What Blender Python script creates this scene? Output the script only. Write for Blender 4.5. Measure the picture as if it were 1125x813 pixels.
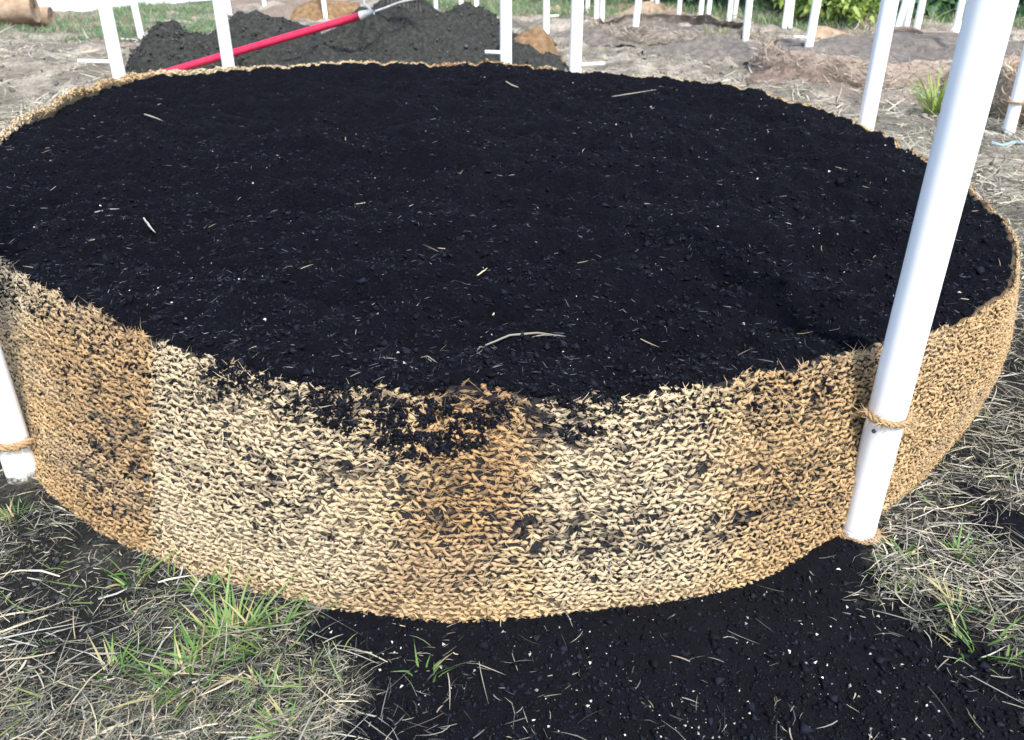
import bpy, math
import numpy as np
from mathutils import Vector

for o in list(bpy.data.objects):
    bpy.data.objects.remove(o)
scene = bpy.context.scene
COL = scene.collection
rng = np.random.default_rng(11)

# ------------------------------------------------------------------ camera
S = 0.8                                   # metres per layout unit
CH = 1.53 * S                             # camera height
F_PX, TH = 930.0, math.radians(28.0)
CX, CY = 562.5, 406.5
cam_d = bpy.data.cameras.new('camera')
cam_d.sensor_width = 36.0
cam_d.lens = F_PX / 1125.0 * 36.0
cam_d.dof.use_dof = True
cam_d.dof.focus_distance = 1.9
cam_d.dof.aperture_fstop = 6.5
cam_d.clip_start, cam_d.clip_end = 0.02, 800.0
cam = bpy.data.objects.new('camera', cam_d)
cam.location = (0, 0, CH)
cam.rotation_euler = (math.pi / 2 - TH, 0, 0)
COL.objects.link(cam)
scene.camera = cam

# ------------------------------------------------------------------ light
SUN_DIR = Vector((0.30, -0.72, 1.0)).normalized()      # towards the sun
world = bpy.data.worlds.new('World')
scene.world = world
world.use_nodes = True
wn = world.node_tree
bg = wn.nodes['Background']
sky = wn.nodes.new('ShaderNodeTexSky')
sky.sky_type = 'NISHITA'
sky.sun_disc = False
sky.sun_elevation = math.asin(SUN_DIR.z)
sky.sun_rotation = math.atan2(SUN_DIR.x, SUN_DIR.y)
sky.dust_density = 2.0
wn.links.new(sky.outputs[0], bg.inputs[0])
bg.inputs[1].default_value = 0.13
sun_d = bpy.data.lights.new('sun', 'SUN')
sun_d.energy = 2.3
sun_d.angle = math.radians(9.0)
sun_d.color = (1.0, 0.95, 0.86)
sun = bpy.data.objects.new('sun', sun_d)
sun.rotation_euler = SUN_DIR.to_track_quat('Z', 'Y').to_euler()
COL.objects.link(sun)
scene.view_settings.view_transform = 'Standard'
scene.view_settings.look = 'None'
scene.view_settings.gamma = 1.0
scene.view_settings.exposure = 1.5

# ------------------------------------------------------------------ maths helpers
ST, CT = math.sin(TH), math.cos(TH)


def ray(x, y):
    x = np.asarray(x, float); y = np.asarray(y, float)
    a = (x - CX) / F_PX; b = -(y - CY) / F_PX
    return np.stack([a, CT + b * ST, -ST + b * CT], -1)


def px(x, y, z=0.0):
    """photo pixel -> point on the level z"""
    r = ray(x, y)
    t = (z - CH) / r[..., 2]
    p = r * t[..., None]
    p[..., 2] += CH
    return p


def pxd(x, y, Y):
    """photo pixel -> point on the upright plane at distance Y"""
    r = ray(x, y)
    p = r * (Y / r[..., 1])[..., None]
    p[..., 2] += CH
    return p


def proj(P):
    P = np.asarray(P, float)
    dz = P[..., 2] - CH
    f = P[..., 1] * CT - dz * ST
    u = P[..., 1] * ST + dz * CT
    f = np.maximum(f, 1e-3)
    return CX + F_PX * P[..., 0] / f, CY - F_PX * u / f


def hash2(i, j, s=0):
    n = (i.astype(np.int64) * 374761393 + j.astype(np.int64) * 668265263 + s * 974634777) & 0x7fffffff
    n = ((n ^ (n >> 13)) * 1274126177) & 0x7fffffff
    n = (n ^ (n >> 16)) & 0xffff
    return n / 65535.0


def vnoise(x, y, s=0):
    x = np.asarray(x, float); y = np.asarray(y, float)
    i = np.floor(x); j = np.floor(y)
    u = x - i; v = y - j
    u = u * u * (3 - 2 * u); v = v * v * (3 - 2 * v)
    a = hash2(i, j, s); b = hash2(i + 1, j, s); c = hash2(i, j + 1, s); d = hash2(i + 1, j + 1, s)
    return (a * (1 - u) + b * u) * (1 - v) + (c * (1 - u) + d * u) * v


def fbm(x, y, o=4, s=0):
    t = 0; a = 0.5; n = 0
    for k in range(o):
        t = t + a * vnoise(x, y, s + k * 7); n += a
        x = x * 2.03 + 11.3; y = y * 2.03 - 4.7; a *= 0.5
    return t / n


def sstep(a, b, x):
    t = np.clip((np.asarray(x, float) - a) / (b - a), 0, 1)
    return t * t * (3 - 2 * t)


def inpoly(x, y, poly):
    x = np.asarray(x, float); y = np.asarray(y, float)
    r = np.zeros(x.shape, bool)
    n = len(poly)
    for i in range(n):
        x1, y1 = poly[i]; x2, y2 = poly[(i + 1) % n]
        c = ((y1 > y) != (y2 > y)) & (x < (x2 - x1) * (y - y1) / (y2 - y1 + 1e-9) + x1)
        r ^= c
    return r


def norm(v):
    return v / np.maximum(np.linalg.norm(v, axis=-1, keepdims=True), 1e-9)


# ------------------------------------------------------------------ object helpers
def mesh_np(name, V, Fc, col=None, smooth=False):
    V = np.asarray(V, np.float32).reshape(-1, 3)
    Fc = np.asarray(Fc, np.int32)
    k = Fc.shape[1]
    m = bpy.data.meshes.new(name)
    m.vertices.add(len(V)); m.vertices.foreach_set('co', V.ravel())
    m.loops.add(Fc.size); m.loops.foreach_set('vertex_index', Fc.ravel())
    m.polygons.add(len(Fc))
    m.polygons.foreach_set('loop_start', np.arange(0, Fc.size, k, dtype=np.int32))
    m.polygons.foreach_set('use_smooth', np.full(len(Fc), smooth))
    if col is not None:
        col = np.asarray(col, np.float32)
        c4 = np.ones((len(V), 4), np.float32); c4[:, :3] = col
        at = m.color_attributes.new('Col', 'FLOAT_COLOR', 'POINT')
        at.data.foreach_set('color', c4.ravel())
    m.update(calc_edges=True)
    m.validate()
    return m


def obj(name, mesh, mat=None, parent=None, kind=None):
    o = bpy.data.objects.new(name, mesh)
    COL.objects.link(o)
    if mat is not None and mesh is not None and len(mesh.materials) == 0:
        mesh.materials.append(mat)
    if parent is not None:
        o.parent = parent
    if kind:
        o['kind'] = kind
    return o


def tag(o, label, cat, group=None):
    o['label'] = label; o['category'] = cat
    if group:
        o['group'] = group
    return o


def thing(name, label, cat, loc=(0, 0, 0), group=None):
    o = bpy.data.objects.new(name, None)
    COL.objects.link(o)
    o.location = [float(v) for v in loc]
    return tag(o, label, cat, group)


def tube(path, rad, n=10, cap=True):
    """tube along a path; returns verts, quads"""
    P = np.asarray(path, float); m = len(P)
    rad = np.broadcast_to(np.asarray(rad, float), (m,))
    T = norm(np.gradient(P, axis=0))
    up = np.array([0.0, 0, 1.0])
    if abs(T[0] @ up) > 0.9:
        up = np.array([1.0, 0, 0])
    A = norm(np.cross(T, up)); B = np.cross(T, A)
    th = np.arange(n) / n * 2 * math.pi
    V = P[:, None] + rad[:, None, None] * (A[:, None] * np.cos(th)[None, :, None] + B[:, None] * np.sin(th)[None, :, None])
    V = V.reshape(-1, 3)
    i = np.arange(m - 1)[:, None] * n; j = np.arange(n)[None]
    j2 = (j + 1) % n
    Fq = np.stack([i + j, i + j2, i + n + j2, i + n + j], -1).reshape(-1, 4)
    if cap:
        c0 = len(V); V = np.vstack([V, P[:1], P[-1:]])
        jj = np.arange(n); j2 = (jj + 1) % n
        e = (m - 1) * n
        # fan caps as degenerate-free quads: pair up triangles
        f = [(c0, k, (k + 1) % n, (k + 2) % n) for k in range(0, n, 2)]
        g = [(c0 + 1, e + (k + 2) % n, e + (k + 1) % n, e + k) for k in range(0, n, 2)]
        Fq = np.vstack([Fq, f, g])
    return V, Fq


def joinm(parts):
    V = []; Fq = []; n = 0
    for v, f in parts:
        V.append(v); Fq.append(np.asarray(f) + n); n += len(v)
    return np.vstack(V), np.vstack(Fq)


def grid_faces(nu, nv, wrap=False):
    i = np.arange(nu if wrap else nu - 1); j = np.arange(nv - 1)
    I, J = np.meshgrid(i, j, indexing='ij')
    I2 = (I + 1) % nu
    return np.stack([I * nv + J, I2 * nv + J, I2 * nv + J + 1, I * nv + J + 1], -1).reshape(-1, 4)


OCT = np.array([(1, 0, 0), (-.5, .87, 0), (-.5, -.87, 0), (0, 0, 1), (0, 0, -1)], float)
OCTF = np.array([(0, 1, 3), (1, 2, 3), (2, 0, 3), (1, 0, 4), (2, 1, 4), (0, 2, 4)])


def crumbs(P, size, flat=0.7):
    """jittered little lumps at P"""
    n = len(P)
    J = OCT[None] * (0.55 + 0.9 * rng.random((n, 5, 1)))
    a = rng.random(n) * 6.283; t = (rng.random(n) - .5) * 1.6
    sc = size[:, None] * np.stack([0.7 + .7 * rng.random(n), 0.7 + .7 * rng.random(n), flat * (0.7 + .6 * rng.random(n))], -1)
    J = J * sc[:, None]
    # tilt then spin
    x, y, z = J[..., 0], J[..., 1], J[..., 2]
    c, s = np.cos(t)[:, None], np.sin(t)[:, None]
    y, z = y * c - z * s, y * s + z * c
    c, s = np.cos(a)[:, None], np.sin(a)[:, None]
    x, y = x * c - y * s, x * s + y * c
    V = np.stack([x, y, z], -1) + P[:, None]
    Fq = (OCTF[None] + (np.arange(n) * 5)[:, None, None]).reshape(-1, 3)
    return V.reshape(-1, 3), Fq


def ribbons(P, D, L, W, bend, seg=3, taper=True, side=None, twist=0.0):
    """curved flat strands; P base, D unit direction, L length, W width, bend = sideways/down curve vectors"""
    n = len(P)
    t = np.linspace(0, 1, seg + 1)
    C = P[:, None] + D[:, None] * (L[:, None] * t[None])[..., None] + bend[:, None] * (L[:, None] * t[None] ** 2)[..., None]
    T = norm(np.gradient(C, axis=1))
    if side is None:
        rnd = norm(rng.normal(size=(n, 3)))
        side = rnd
    Sd = norm(np.cross(T, side[:, None]))
    w = W[:, None] * (np.ones(seg + 1)[None] if not taper else np.interp(t, [0, .15, .6, 1], [.7, 1, .85, .12])[None])
    V = np.stack([C - Sd * w[..., None] / 2, C + Sd * w[..., None] / 2], 2)      # n,seg+1,2,3
    k = np.arange(seg)
    b = (np.arange(n) * (seg + 1) * 2)[:, None]
    Fq = np.stack([b + k * 2, b + k * 2 + 1, b + k * 2 + 3, b + k * 2 + 2], -1).reshape(-1, 4)
    return V.reshape(-1, 3), Fq


# ------------------------------------------------------------------ materials
def mat(name, rough=0.9, spec=0.3):
    m = bpy.data.materials.new(name); m.use_nodes = True
    nt = m.node_tree; b = nt.nodes['Principled BSDF']
    b.inputs['Roughness'].default_value = rough
    b.inputs['Specular IOR Level'].default_value = spec
    return m, nt, b


def N(nt, t, **kw):
    n = nt.nodes.new(t)
    for k, v in kw.items():
        setattr(n, k, v)
    return n


def noise(nt, scale, detail=6, rough=.6, vec=None, dim=None):
    n = N(nt, 'ShaderNodeTexNoise'); n.inputs['Scale'].default_value = scale
    n.inputs['Detail'].default_value = detail; n.inputs['Roughness'].default_value = rough
    if vec is not None:
        nt.links.new(vec, n.inputs['Vector'])
    return n


def ramp(nt, fac, stops):
    r = N(nt, 'ShaderNodeValToRGB'); e = r.color_ramp.elements
    while len(e) < len(stops):
        e.new(0.5)
    for k, (p, c) in enumerate(stops):
        e[k].position = p; e[k].color = (*c, 1)
    nt.links.new(fac, r.inputs[0])
    return r


def bump(nt, b, h, strength, dist):
    n = N(nt, 'ShaderNodeBump'); n.inputs['Strength'].default_value = strength
    n.inputs['Distance'].default_value = dist
    nt.links.new(h, n.inputs['Height']); nt.links.new(n.outputs[0], b.inputs['Normal'])


def geo_pos(nt):
    return N(nt, 'ShaderNodeNewGeometry').outputs['Position']


def mat_noise(name, stops, scale, rough=.9, spec=.25, bstr=.5, bdist=.01, bscale=None):
    m, nt, b = mat(name, rough, spec)
    p = geo_pos(nt)
    n = noise(nt, scale, 8, .65, p)
    r = ramp(nt, n.outputs[0], stops)
    nt.links.new(r.outputs[0], b.inputs['Base Color'])
    if bstr:
        n2 = noise(nt, bscale or scale * 4, 8, .7, p)
        bump(nt, b, n2.outputs[0], bstr, bdist)
    return m


def mat_col(name, rough=.85, spec=.25, grain=None, trans=0.0):
    """colour from the Col attribute with fine grain"""
    m, nt, b = mat(name, rough, spec)
    a = N(nt, 'ShaderNodeAttribute', attribute_name='Col')
    out = a.outputs['Color']
    if grain:
        n = noise(nt, grain, 4, .7, geo_pos(nt))
        r = ramp(nt, n.outputs[0], [(0.3, (.62, .6, .58)), (.7, (1.12, 1.1, 1.08))])
        mx = N(nt, 'ShaderNodeMix', data_type='RGBA', blend_type='MULTIPLY')
        mx.inputs[0].default_value = 1
        nt.links.new(out, mx.inputs[6]); nt.links.new(r.outputs[0], mx.inputs[7])
        out = mx.outputs[2]
        bump(nt, b, n.outputs[0], .5, .002)
    nt.links.new(out, b.inputs['Base Color'])
    if trans:
        tr = N(nt, 'ShaderNodeBsdfTranslucent'); nt.links.new(out, tr.inputs[0])
        ms = N(nt, 'ShaderNodeMixShader'); ms.inputs[0].default_value = trans
        nt.links.new(b.outputs[0], ms.inputs[1]); nt.links.new(tr.outputs[0], ms.inputs[2])
        nt.links.new(ms.outputs[0], nt.nodes['Material Output'].inputs[0])
    return m


M_SOIL = mat_noise('soil_black', [(.32, (.0004, .0006, .0024)), (.52, (.0013, .0018, .0056)), (.72, (.0055, .0070, .0145))], 90, .9, .12, 1.0, .02, 150)
M_CRUMB = mat_col('soil_crumb', .85, .15)
M_PILE = mat_noise('pile_soil', [(.3, (.020, .022, .021)), (.55, (.050, .053, .049)), (.8, (.105, .105, .095))], 30, .95, .15, 1.0, .04, 45)
M_COIR = mat_col('coir_yarn', .9, .15, grain=420)
M_COIRW = mat_col('coir_backing', .95, .1, grain=300)
M_FIB = mat_col('coir_fibre', .8, .2, trans=.15)
M_STRAW = mat_col('straw', .75, .25)
M_GRASS = mat_col('grass_blade', .55, .35, trans=.3)
M_LEAF = mat_col('leaf', .5, .4, trans=.3)
M_BARK = mat_noise('bark', [(.3, (.05, .04, .03)), (.7, (.14, .11, .08))], 14, .9, .2, .8, .02)
M_CHIP = mat_col('chips', .7, .3)


def make_pvc():
    m, nt, b = mat('white_pvc', .38, .45)
    p = geo_pos(nt)
    n = noise(nt, 7, 6, .6, p)
    r = ramp(nt, n.outputs[0], [(.3, (.84, .86, .87)), (.65, (.89, .90, .90))])
    sx = N(nt, 'ShaderNodeSeparateXYZ'); nt.links.new(p, sx.inputs[0])
    # mud splashes near the foot: wear with a shape of its own
    n2 = noise(nt, 40, 5, .7, p)
    ad = N(nt, 'ShaderNodeMath', operation='MULTIPLY_ADD'); ad.inputs[1].default_value = 9.0; ad.inputs[2].default_value = -.05
    nt.links.new(sx.outputs[2], ad.inputs[0])
    lt = N(nt, 'ShaderNodeMath', operation='SUBTRACT'); nt.links.new(n2.outputs[0], lt.inputs[0]); nt.links.new(ad.outputs[0], lt.inputs[1])
    rr = ramp(nt, lt.outputs[0], [(.25, (0, 0, 0)), (.5, (1, 1, 1))])
    mx = N(nt, 'ShaderNodeMix', data_type='RGBA')
    nt.links.new(rr.outputs[0], mx.inputs[0]); nt.links.new(r.outputs[0], mx.inputs[6]); mx.inputs[7].default_value = (.10, .09, .075, 1)
    nt.links.new(mx.outputs[2], b.inputs['Base Color'])
    return m


M_PVC = make_pvc()
M_COIRFAR = mat_noise('coir_far', [(.28, (.20, .145, .10)), (.5, (.34, .25, .175)), (.75, (.47, .38, .30))], 9, .95, .1, .9, .015, 120)
M_COIRBROWN = mat_noise('coir_brown', [(.3, (.12, .075, .04)), (.5, (.24, .155, .085)), (.72, (.36, .26, .16))], 16, .95, .1, 1.0, .03, 70)
M_COIRPINK = mat_noise('coir_pink', [(.28, (.22, .175, .145)), (.5, (.37, .30, .25)), (.75, (.50, .43, .37))], 6, .95, .1, 1.0, .03, 60)
M_COIRGREY = mat_noise('coir_grey', [(.28, (.12, .105, .09)), (.5, (.25, .22, .19)), (.75, (.37, .34, .30))], 10, .95, .1, .9, .02, 90)
M_RED = mat_noise('red_fibreglass', [(.3, (.42, .012, .05)), (.7, (.55, .025, .08))], 20, .35, .5, 0)
M_STEEL = mat_noise('grey_steel', [(.3, (.22, .23, .24)), (.7, (.34, .35, .36))], 40, .5, .5, .2, .002)
M_BLACK = mat_noise('black_steel', [(.3, (.015, .015, .016)), (.7, (.04, .04, .04))], 40, .5, .5, 0)
M_FILM = mat_noise('plastic_film', [(.3, (.62, .72, .78)), (.7, (.78, .84, .87))], 3, .4, .4, .4, .03, 6)
M_BAG = mat_noise('white_bag', [(.3, (.70, .72, .73)), (.7, (.82, .83, .83))], 8, .6, .3, .6, .02, 12)
M_HOSE = mat_noise('blue_hose', [(.3, (.16, .25, .28)), (.7, (.24, .33, .36))], 20, .5, .4, 0)
M_STONE = mat_noise('pebble', [(.3, (.25, .25, .24)), (.7, (.5, .49, .47))], 30, .8, .3, .3, .004)

# ------------------------------------------------------------------ bed outline
BC = np.array([-0.42, 4.38]) * S
ZR = CH - 1.0 * S
RIM = np.array([(0, 285), (70, 325), (165, 372), (210, 388), (300, 425), (420, 432), (560, 435), (625, 440), (700, 432), (800, 420),
                (880, 405), (960, 385), (1040, 358), (1108, 328), (1117, 290), (1090, 230), (1030, 185), (935, 135), (840, 102), (740, 88),
                (640, 80), (540, 73), (400, 72), (250, 77), (130, 87), (60, 115), (0, 150)], float)
BOT = np.array([(35, 522), (95, 580), (200, 625), (300, 655), (430, 680), (520, 688), (600, 682), (750, 660), (850, 630), (920, 597),
                (960, 572), (1000, 540), (1060, 455), (1098, 395)], float)


def polar(P):
    d = P[:, :2] - BC
    return np.arctan2(d[:, 1], d[:, 0]), np.hypot(d[:, 0], d[:, 1])


PH = np.linspace(-math.pi, math.pi, 1441)


def prof(ph, r, sm):
    o = np.argsort(ph); ph = ph[o]; r = r[o]
    v = np.interp(PH, np.r_[ph[-1] - 2 * math.pi, ph, ph[0] + 2 * math.pi], np.r_[r[-1], r, r[0]])[:-1]
    k = np.exp(-.5 * (np.arange(-60, 61) / sm) ** 2); k /= k.sum()
    v = np.convolve(np.r_[v[-60:], v, v[:60]], k, 'valid')
    return np.r_[v, v[0]]


rp = px(RIM[:, 0], RIM[:, 1], ZR)
rp = np.vstack([rp[:, :2], np.array([(-2.62, 4.0), (-2.38, 3.45), (-2.05, 3.02)]) * S])
ph_, r_ = polar(rp)
R_TOP = prof(ph_, r_, 9)
bp = px(BOT[:, 0], BOT[:, 1], 0.0)
ph_, r_ = polar(bp)
extra = np.radians(np.array([-18, 0, 20, 40, 60, 80, 100, 120, 140, 160, 180, -165, -150, -138, -126]))
er = np.interp(extra, PH, R_TOP) + 0.10
er[-1] = np.interp(extra[-1], PH, R_TOP) + .12
R_BOT = prof(np.r_[ph_, extra], np.r_[r_, er], 9)


def rtop(p): return np.interp((p + math.pi) % (2 * math.pi) - math.pi, PH, R_TOP)
def rbot(p): return np.interp((p + math.pi) % (2 * math.pi) - math.pi, PH, R_BOT)


def ztop(p):
    q = np.cos(p) * 9; w = np.sin(p) * 9
    return ZR + (fbm(q + 31, w + 17, 3, 5) - .5) * .05 + (fbm(q * 4, w * 4, 3, 6) - .5) * .034


def wall_pt(p, v, off=0.0):
    """point on the outer coir face; v 0 bottom .. 1 top"""
    r = rbot(p) * (1 - v) + rtop(p) * v + .028 * np.sin(np.pi * np.clip(v, 0, 1))
    q = p * rtop(p)
    r = r + (fbm(q * 3.1, v * 2.2, 3, 3) - .5) * .03 * np.clip(1.2 - v, .2, 1) + off
    z = ztop(p) * v - .012 * (1 - v)
    return np.stack([BC[0] + r * np.cos(p), BC[1] + r * np.sin(p), z], -1)


# ------------------------------------------------------------------ ground
SPILL = [(400, 640), (520, 650), (620, 645), (760, 620), (860, 590), (930, 560), (985, 600), (1000, 660), (1060, 700), (1125, 740), (1125, 813),
         (360, 813), (400, 770), (370, 720), (355, 695)]
SPILL2 = [(1035, 560), (1070, 548), (1125, 552), (1180, 560), (1180, 625), (1125, 620), (1085, 600)]


def spill_mask(x, y, jit=True):
    P = np.stack([x, y, np.zeros_like(x)], -1)
    u, v = proj(P)
    near = y > 0.5
    if jit:
        u = u + (fbm(x * 9, y * 9, 5, 21) - .5) * 190 + (hash2(np.floor(x * 400), np.floor(y * 400), 5) - .5) * 40
        v = v + (fbm(x * 9 + 40, y * 9, 5, 22) - .5) * 90
    return ((inpoly(u, v, SPILL) | inpoly(u, v, SPILL2)) | (v > 800) & (u > 360)) & near


def ground_h(x, y):
    h = (fbm(x * 3, y * 3, 4, 1) - .5) * .035 + (fbm(x * 17, y * 17, 3, 2) - .5) * .022 + (fbm(x * 42, y * 42, 2, 4) - .5) * .010
    far = sstep(5.4, 7.0, y) * (1 - sstep(14, 20, y))
    h = h + far * ((fbm(x * 1.3, y * 1.3, 3, 8) - .45) * .20 + (fbm(x * 5, y * 5, 4, 9) - .5) * .15)
    # a worked ridge of clods behind the bed, and the flat apron right under the bed wall
    dx, dy = x - BC[0], y - BC[1]
    d = np.hypot(dx, dy) - rbot(np.arctan2(dy, dx))
    h = h * np.where(np.abs(d) < .5, .35 + .65 * sstep(0.05, .5, np.abs(d)), 1)
    # small heap of spilt soil against the front of the wall
    u, v = proj(np.stack([x, y, np.zeros_like(x)], -1))
    h = h + .035 * np.exp(-((u - 930) / 60) ** 2 - ((v - 612) / 22) ** 2) * (y > .5)
    h = h + .02 * np.exp(-((u - 700) / 200) ** 2 - ((v - 690) / 30) ** 2) * (y > .5)
    return h


def axis(lo, hi, step, far, n):
    mid = np.arange(lo, hi, step)
    g = np.geomspace(step, far, n)
    return np.r_[(lo - np.cumsum(g))[::-1], mid, hi + np.cumsum(g)]


gx = np.concatenate([-np.cumsum(np.geomspace(.055, 60, 34))[::-1] - 7.5, np.arange(-7.5, -1.6, .075), np.arange(-1.6, 1.6, .02), np.arange(1.6, 7.5, .075), 7.5 + np.cumsum(np.geomspace(.055, 60, 34))])
gy = np.concatenate([-np.cumsum(np.geomspace(.05, 60, 30))[::-1] + .5, np.arange(.5, 2.5, .018), np.arange(2.5, 14, .065), 14 + np.cumsum(np.geomspace(.05, 60, 34))])
X, Y = np.meshgrid(gx, gy, indexing='ij')
Z = ground_h(X, Y)
sp = spill_mask(X, Y).astype(float)
fn = fbm(X * 5, Y * 5, 4, 31)
midf = sstep(2.6, 5.0, Y)[..., None]
lite = sstep(.35, .7, fn)[..., None]
cn = np.array([.014, .0145, .014]) * (1 - lite) + np.array([.052, .052, .046]) * lite
cf = np.array([.16, .145, .122]) * (1 - lite) + np.array([.34, .31, .265]) * lite
c = cn * (1 - midf) + cf * midf
rd = (sstep(.55, .75, fbm(X * 1.1, Y * 1.1, 3, 44)) * sstep(5.5, 7, Y))[..., None]
c = c * (1 - rd) + np.array([.21, .165, .14]) * rd
c = c * (1 - sp[..., None]) + np.array([.0025, .003, .006]) * sp[..., None]
gm, nt, b = mat('ground_earth', .95, .15)
a_ = N(nt, 'ShaderNodeAttribute', attribute_name='Col')
p_ = geo_pos(nt)
n1 = noise(nt, 35, 8, .7, p_)
r1 = ramp(nt, n1.outputs[0], [(.3, (.45, .45, .46)), (.7, (1.4, 1.4, 1.36))])
mx_ = N(nt, 'ShaderNodeMix', data_type='RGBA', blend_type='MULTIPLY'); mx_.inputs[0].default_value = 1
nt.links.new(a_.outputs['Color'], mx_.inputs[6]); nt.links.new(r1.outputs[0], mx_.inputs[7])
nt.links.new(mx_.outputs[2], b.inputs['Base Color'])
n2 = noise(nt, 110, 8, .7, p_)
bump(nt, b, n2.outputs[0], .9, .012)
ground = obj('ground', mesh_np('ground', np.stack([X, Y, Z], -1).reshape(-1, 3), grid_faces(len(gx), len(gy)), c.reshape(-1, 3), True), gm, kind='structure')
tag(ground, 'bare grey brown earth littered with straw around the coir bed', 'ground')

# ------------------------------------------------------------------ coir bed
bed = thing('coir_bed', 'large round bed walled with woven tan coir mat in the foreground', 'raised bed', (BC[0], BC[1], 0))
ROOT = np.array([BC[0], BC[1], 0.0])


def mat_tone(u, v):
    """tone of the mat, laid out over the face: brown bands and pale bands"""
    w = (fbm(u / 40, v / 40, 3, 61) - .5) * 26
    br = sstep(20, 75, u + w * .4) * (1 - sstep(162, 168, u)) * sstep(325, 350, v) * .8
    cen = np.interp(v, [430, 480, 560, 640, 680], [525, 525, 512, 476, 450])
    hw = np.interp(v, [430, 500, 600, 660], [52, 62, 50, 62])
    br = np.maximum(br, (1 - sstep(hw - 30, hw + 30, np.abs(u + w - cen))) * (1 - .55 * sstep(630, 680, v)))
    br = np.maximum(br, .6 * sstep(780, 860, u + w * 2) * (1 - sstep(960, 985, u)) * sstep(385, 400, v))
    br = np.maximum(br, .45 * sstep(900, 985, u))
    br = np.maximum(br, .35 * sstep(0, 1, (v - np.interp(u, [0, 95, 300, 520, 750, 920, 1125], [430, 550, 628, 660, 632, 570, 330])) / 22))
    pl = sstep(166, 172, u) * (1 - sstep(330, 470, u + w)) + sstep(575, 620, u + w) * (1 - sstep(720, 840, u + w))
    pl = np.maximum(pl, (1 - sstep(20, 60, u)) * (1 - sstep(300, 380, v)))
    return np.clip(br, 0, 1), np.clip(pl, 0, 1)


def dirt_mask(u, v, s, vv):
    n = fbm(s * 4, vv * 4.5, 4, 71)
    n2 = fbm(s * 48, vv * 26, 3, 72)
    base = .285
    base = base + .21 * sstep(.66, .97, vv) * sstep(190, 260, u) * (1 - sstep(610, 700, u))
    base = base + .05 * sstep(60, 90, u) * (1 - sstep(150, 175, u))
    base = base + .15 * np.exp(-((u - 840) / 60) ** 2 - ((v - (548 - (u - 840) * .55)) / 26) ** 2)
    base = base + .10 * np.exp(-((u - 830) / 60) ** 2 - ((v - 590) / 22) ** 2) + .10 * np.exp(-((u - 660) / 110) ** 2 - ((v - 590) / 45) ** 2)
    base = base + .10 * np.exp(-((u - 360) / 110) ** 2 - ((v - 550) / 50) ** 2)
    base = base - .22 * (1 - sstep(.08, .22, vv)) - .12 * sstep(880, 990, u)
    band = fbm(s * 1.6, vv * 13, 3, 73)
    d = n * .2 + band * .24 + n2 * .56 + base - .815
    return np.clip(d * 5.0, 0, 1) * (vv < 1.2) * np.where(v < 200, 0.0, 1.0)


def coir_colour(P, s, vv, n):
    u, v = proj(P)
    br, pl = mat_tone(u, v)
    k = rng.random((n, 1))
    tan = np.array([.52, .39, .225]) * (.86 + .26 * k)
    pale_c = np.array([.575, .475, .32]) * (.86 + .24 * k)
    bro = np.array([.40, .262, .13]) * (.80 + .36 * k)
    c = tan * (1 - pl[:, None]) + pale_c * pl[:, None]
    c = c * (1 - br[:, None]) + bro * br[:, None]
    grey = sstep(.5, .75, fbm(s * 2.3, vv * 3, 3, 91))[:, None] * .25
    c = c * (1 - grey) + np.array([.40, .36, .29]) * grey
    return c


# backing cloth: closed skin, outer + top + inner
nphi, nv = 900, 27
pw = np.linspace(-math.pi, math.pi, nphi, endpoint=False)
vv = np.linspace(0, 1, nv)
A, B = np.meshgrid(pw, vv, indexing='ij')
outer = wall_pt(A, B, -.002)
inner = wall_pt(A[:, ::-1], B[:, ::-1], -.018)
W = np.concatenate([outer, inner], 1)
nv2 = nv * 2
fc = grid_faces(nphi, nv2, True)
Wf = W.reshape(-1, 3)
u, v = proj(Wf)
AA = np.concatenate([A, A[:, ::-1]], 1).ravel(); VV = np.concatenate([B, B[:, ::-1]], 1).ravel()
s_ = AA * 2.05
d = dirt_mask(u, v, s_, VV)
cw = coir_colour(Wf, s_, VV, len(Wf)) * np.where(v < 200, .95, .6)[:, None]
gap = .52 + .44 * sstep(.28, .5, fbm(s_ * 5, VV * 3.4, 3, 75)) * sstep(.03, .18, VV) * (1 - .5 * sstep(880, 990, u))
gap = gap * np.where(v > 200, 1, .1)
k_ = np.clip(gap + .9 * d, 0, .98)[:, None]
cw = cw * (1 - k_) + np.array([.014, .015, .019]) * k_
obj('coir_wall', mesh_np('coir_wall', Wf - ROOT, fc[:, ::-1], cw, True), M_COIRW, bed)

# yarn knots in staggered rows
rows, pitch = 41, .0136
rowz = (np.arange(rows) + .4) / rows
kp = []; kv = []; kr = []
for j, rv in enumerate(rowz):
    n = int(2 * math.pi * 2.08 / pitch)
    ph = (np.arange(n) + (.5 if j % 2 else 0)) / n * 2 * math.pi - math.pi
    kp.append(ph + rng.normal(0, .0007, n) + .0022 * (fbm(ph * 9, np.full(n, rv * 5), 2, 52) - .5)); kv.append(np.full(n, rv) + rng.normal(0, .0034, n) + .022 * (fbm(ph * 5, np.full(n, rv * 3), 2, 53) - .5)); kr.append(np.where(np.arange(n) % 2, 1.0, -1.0))
n = int(2 * math.pi * 2.08 / .013)
kp.append(rng.random(n) * 2 * math.pi - math.pi); kv.append(1.0 + rng.normal(0, .012, n)); kr.append(rng.choice([-1.0, 1.0], n))
n_lip = 5200
kp.append(rng.uniform(1.25, 3.9, n_lip)); kv.append(rng.uniform(.95, 1.03, n_lip)); kr.append(rng.choice([-1.0, 1.0], n_lip))
kp = np.concatenate(kp); kv = np.concatenate(kv); kr = np.concatenate(kr)
koff = np.full(len(kp), .002); koff[-n_lip:] = rng.uniform(-.034, .012, n_lip)
KP = wall_pt(kp, kv, koff)
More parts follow.
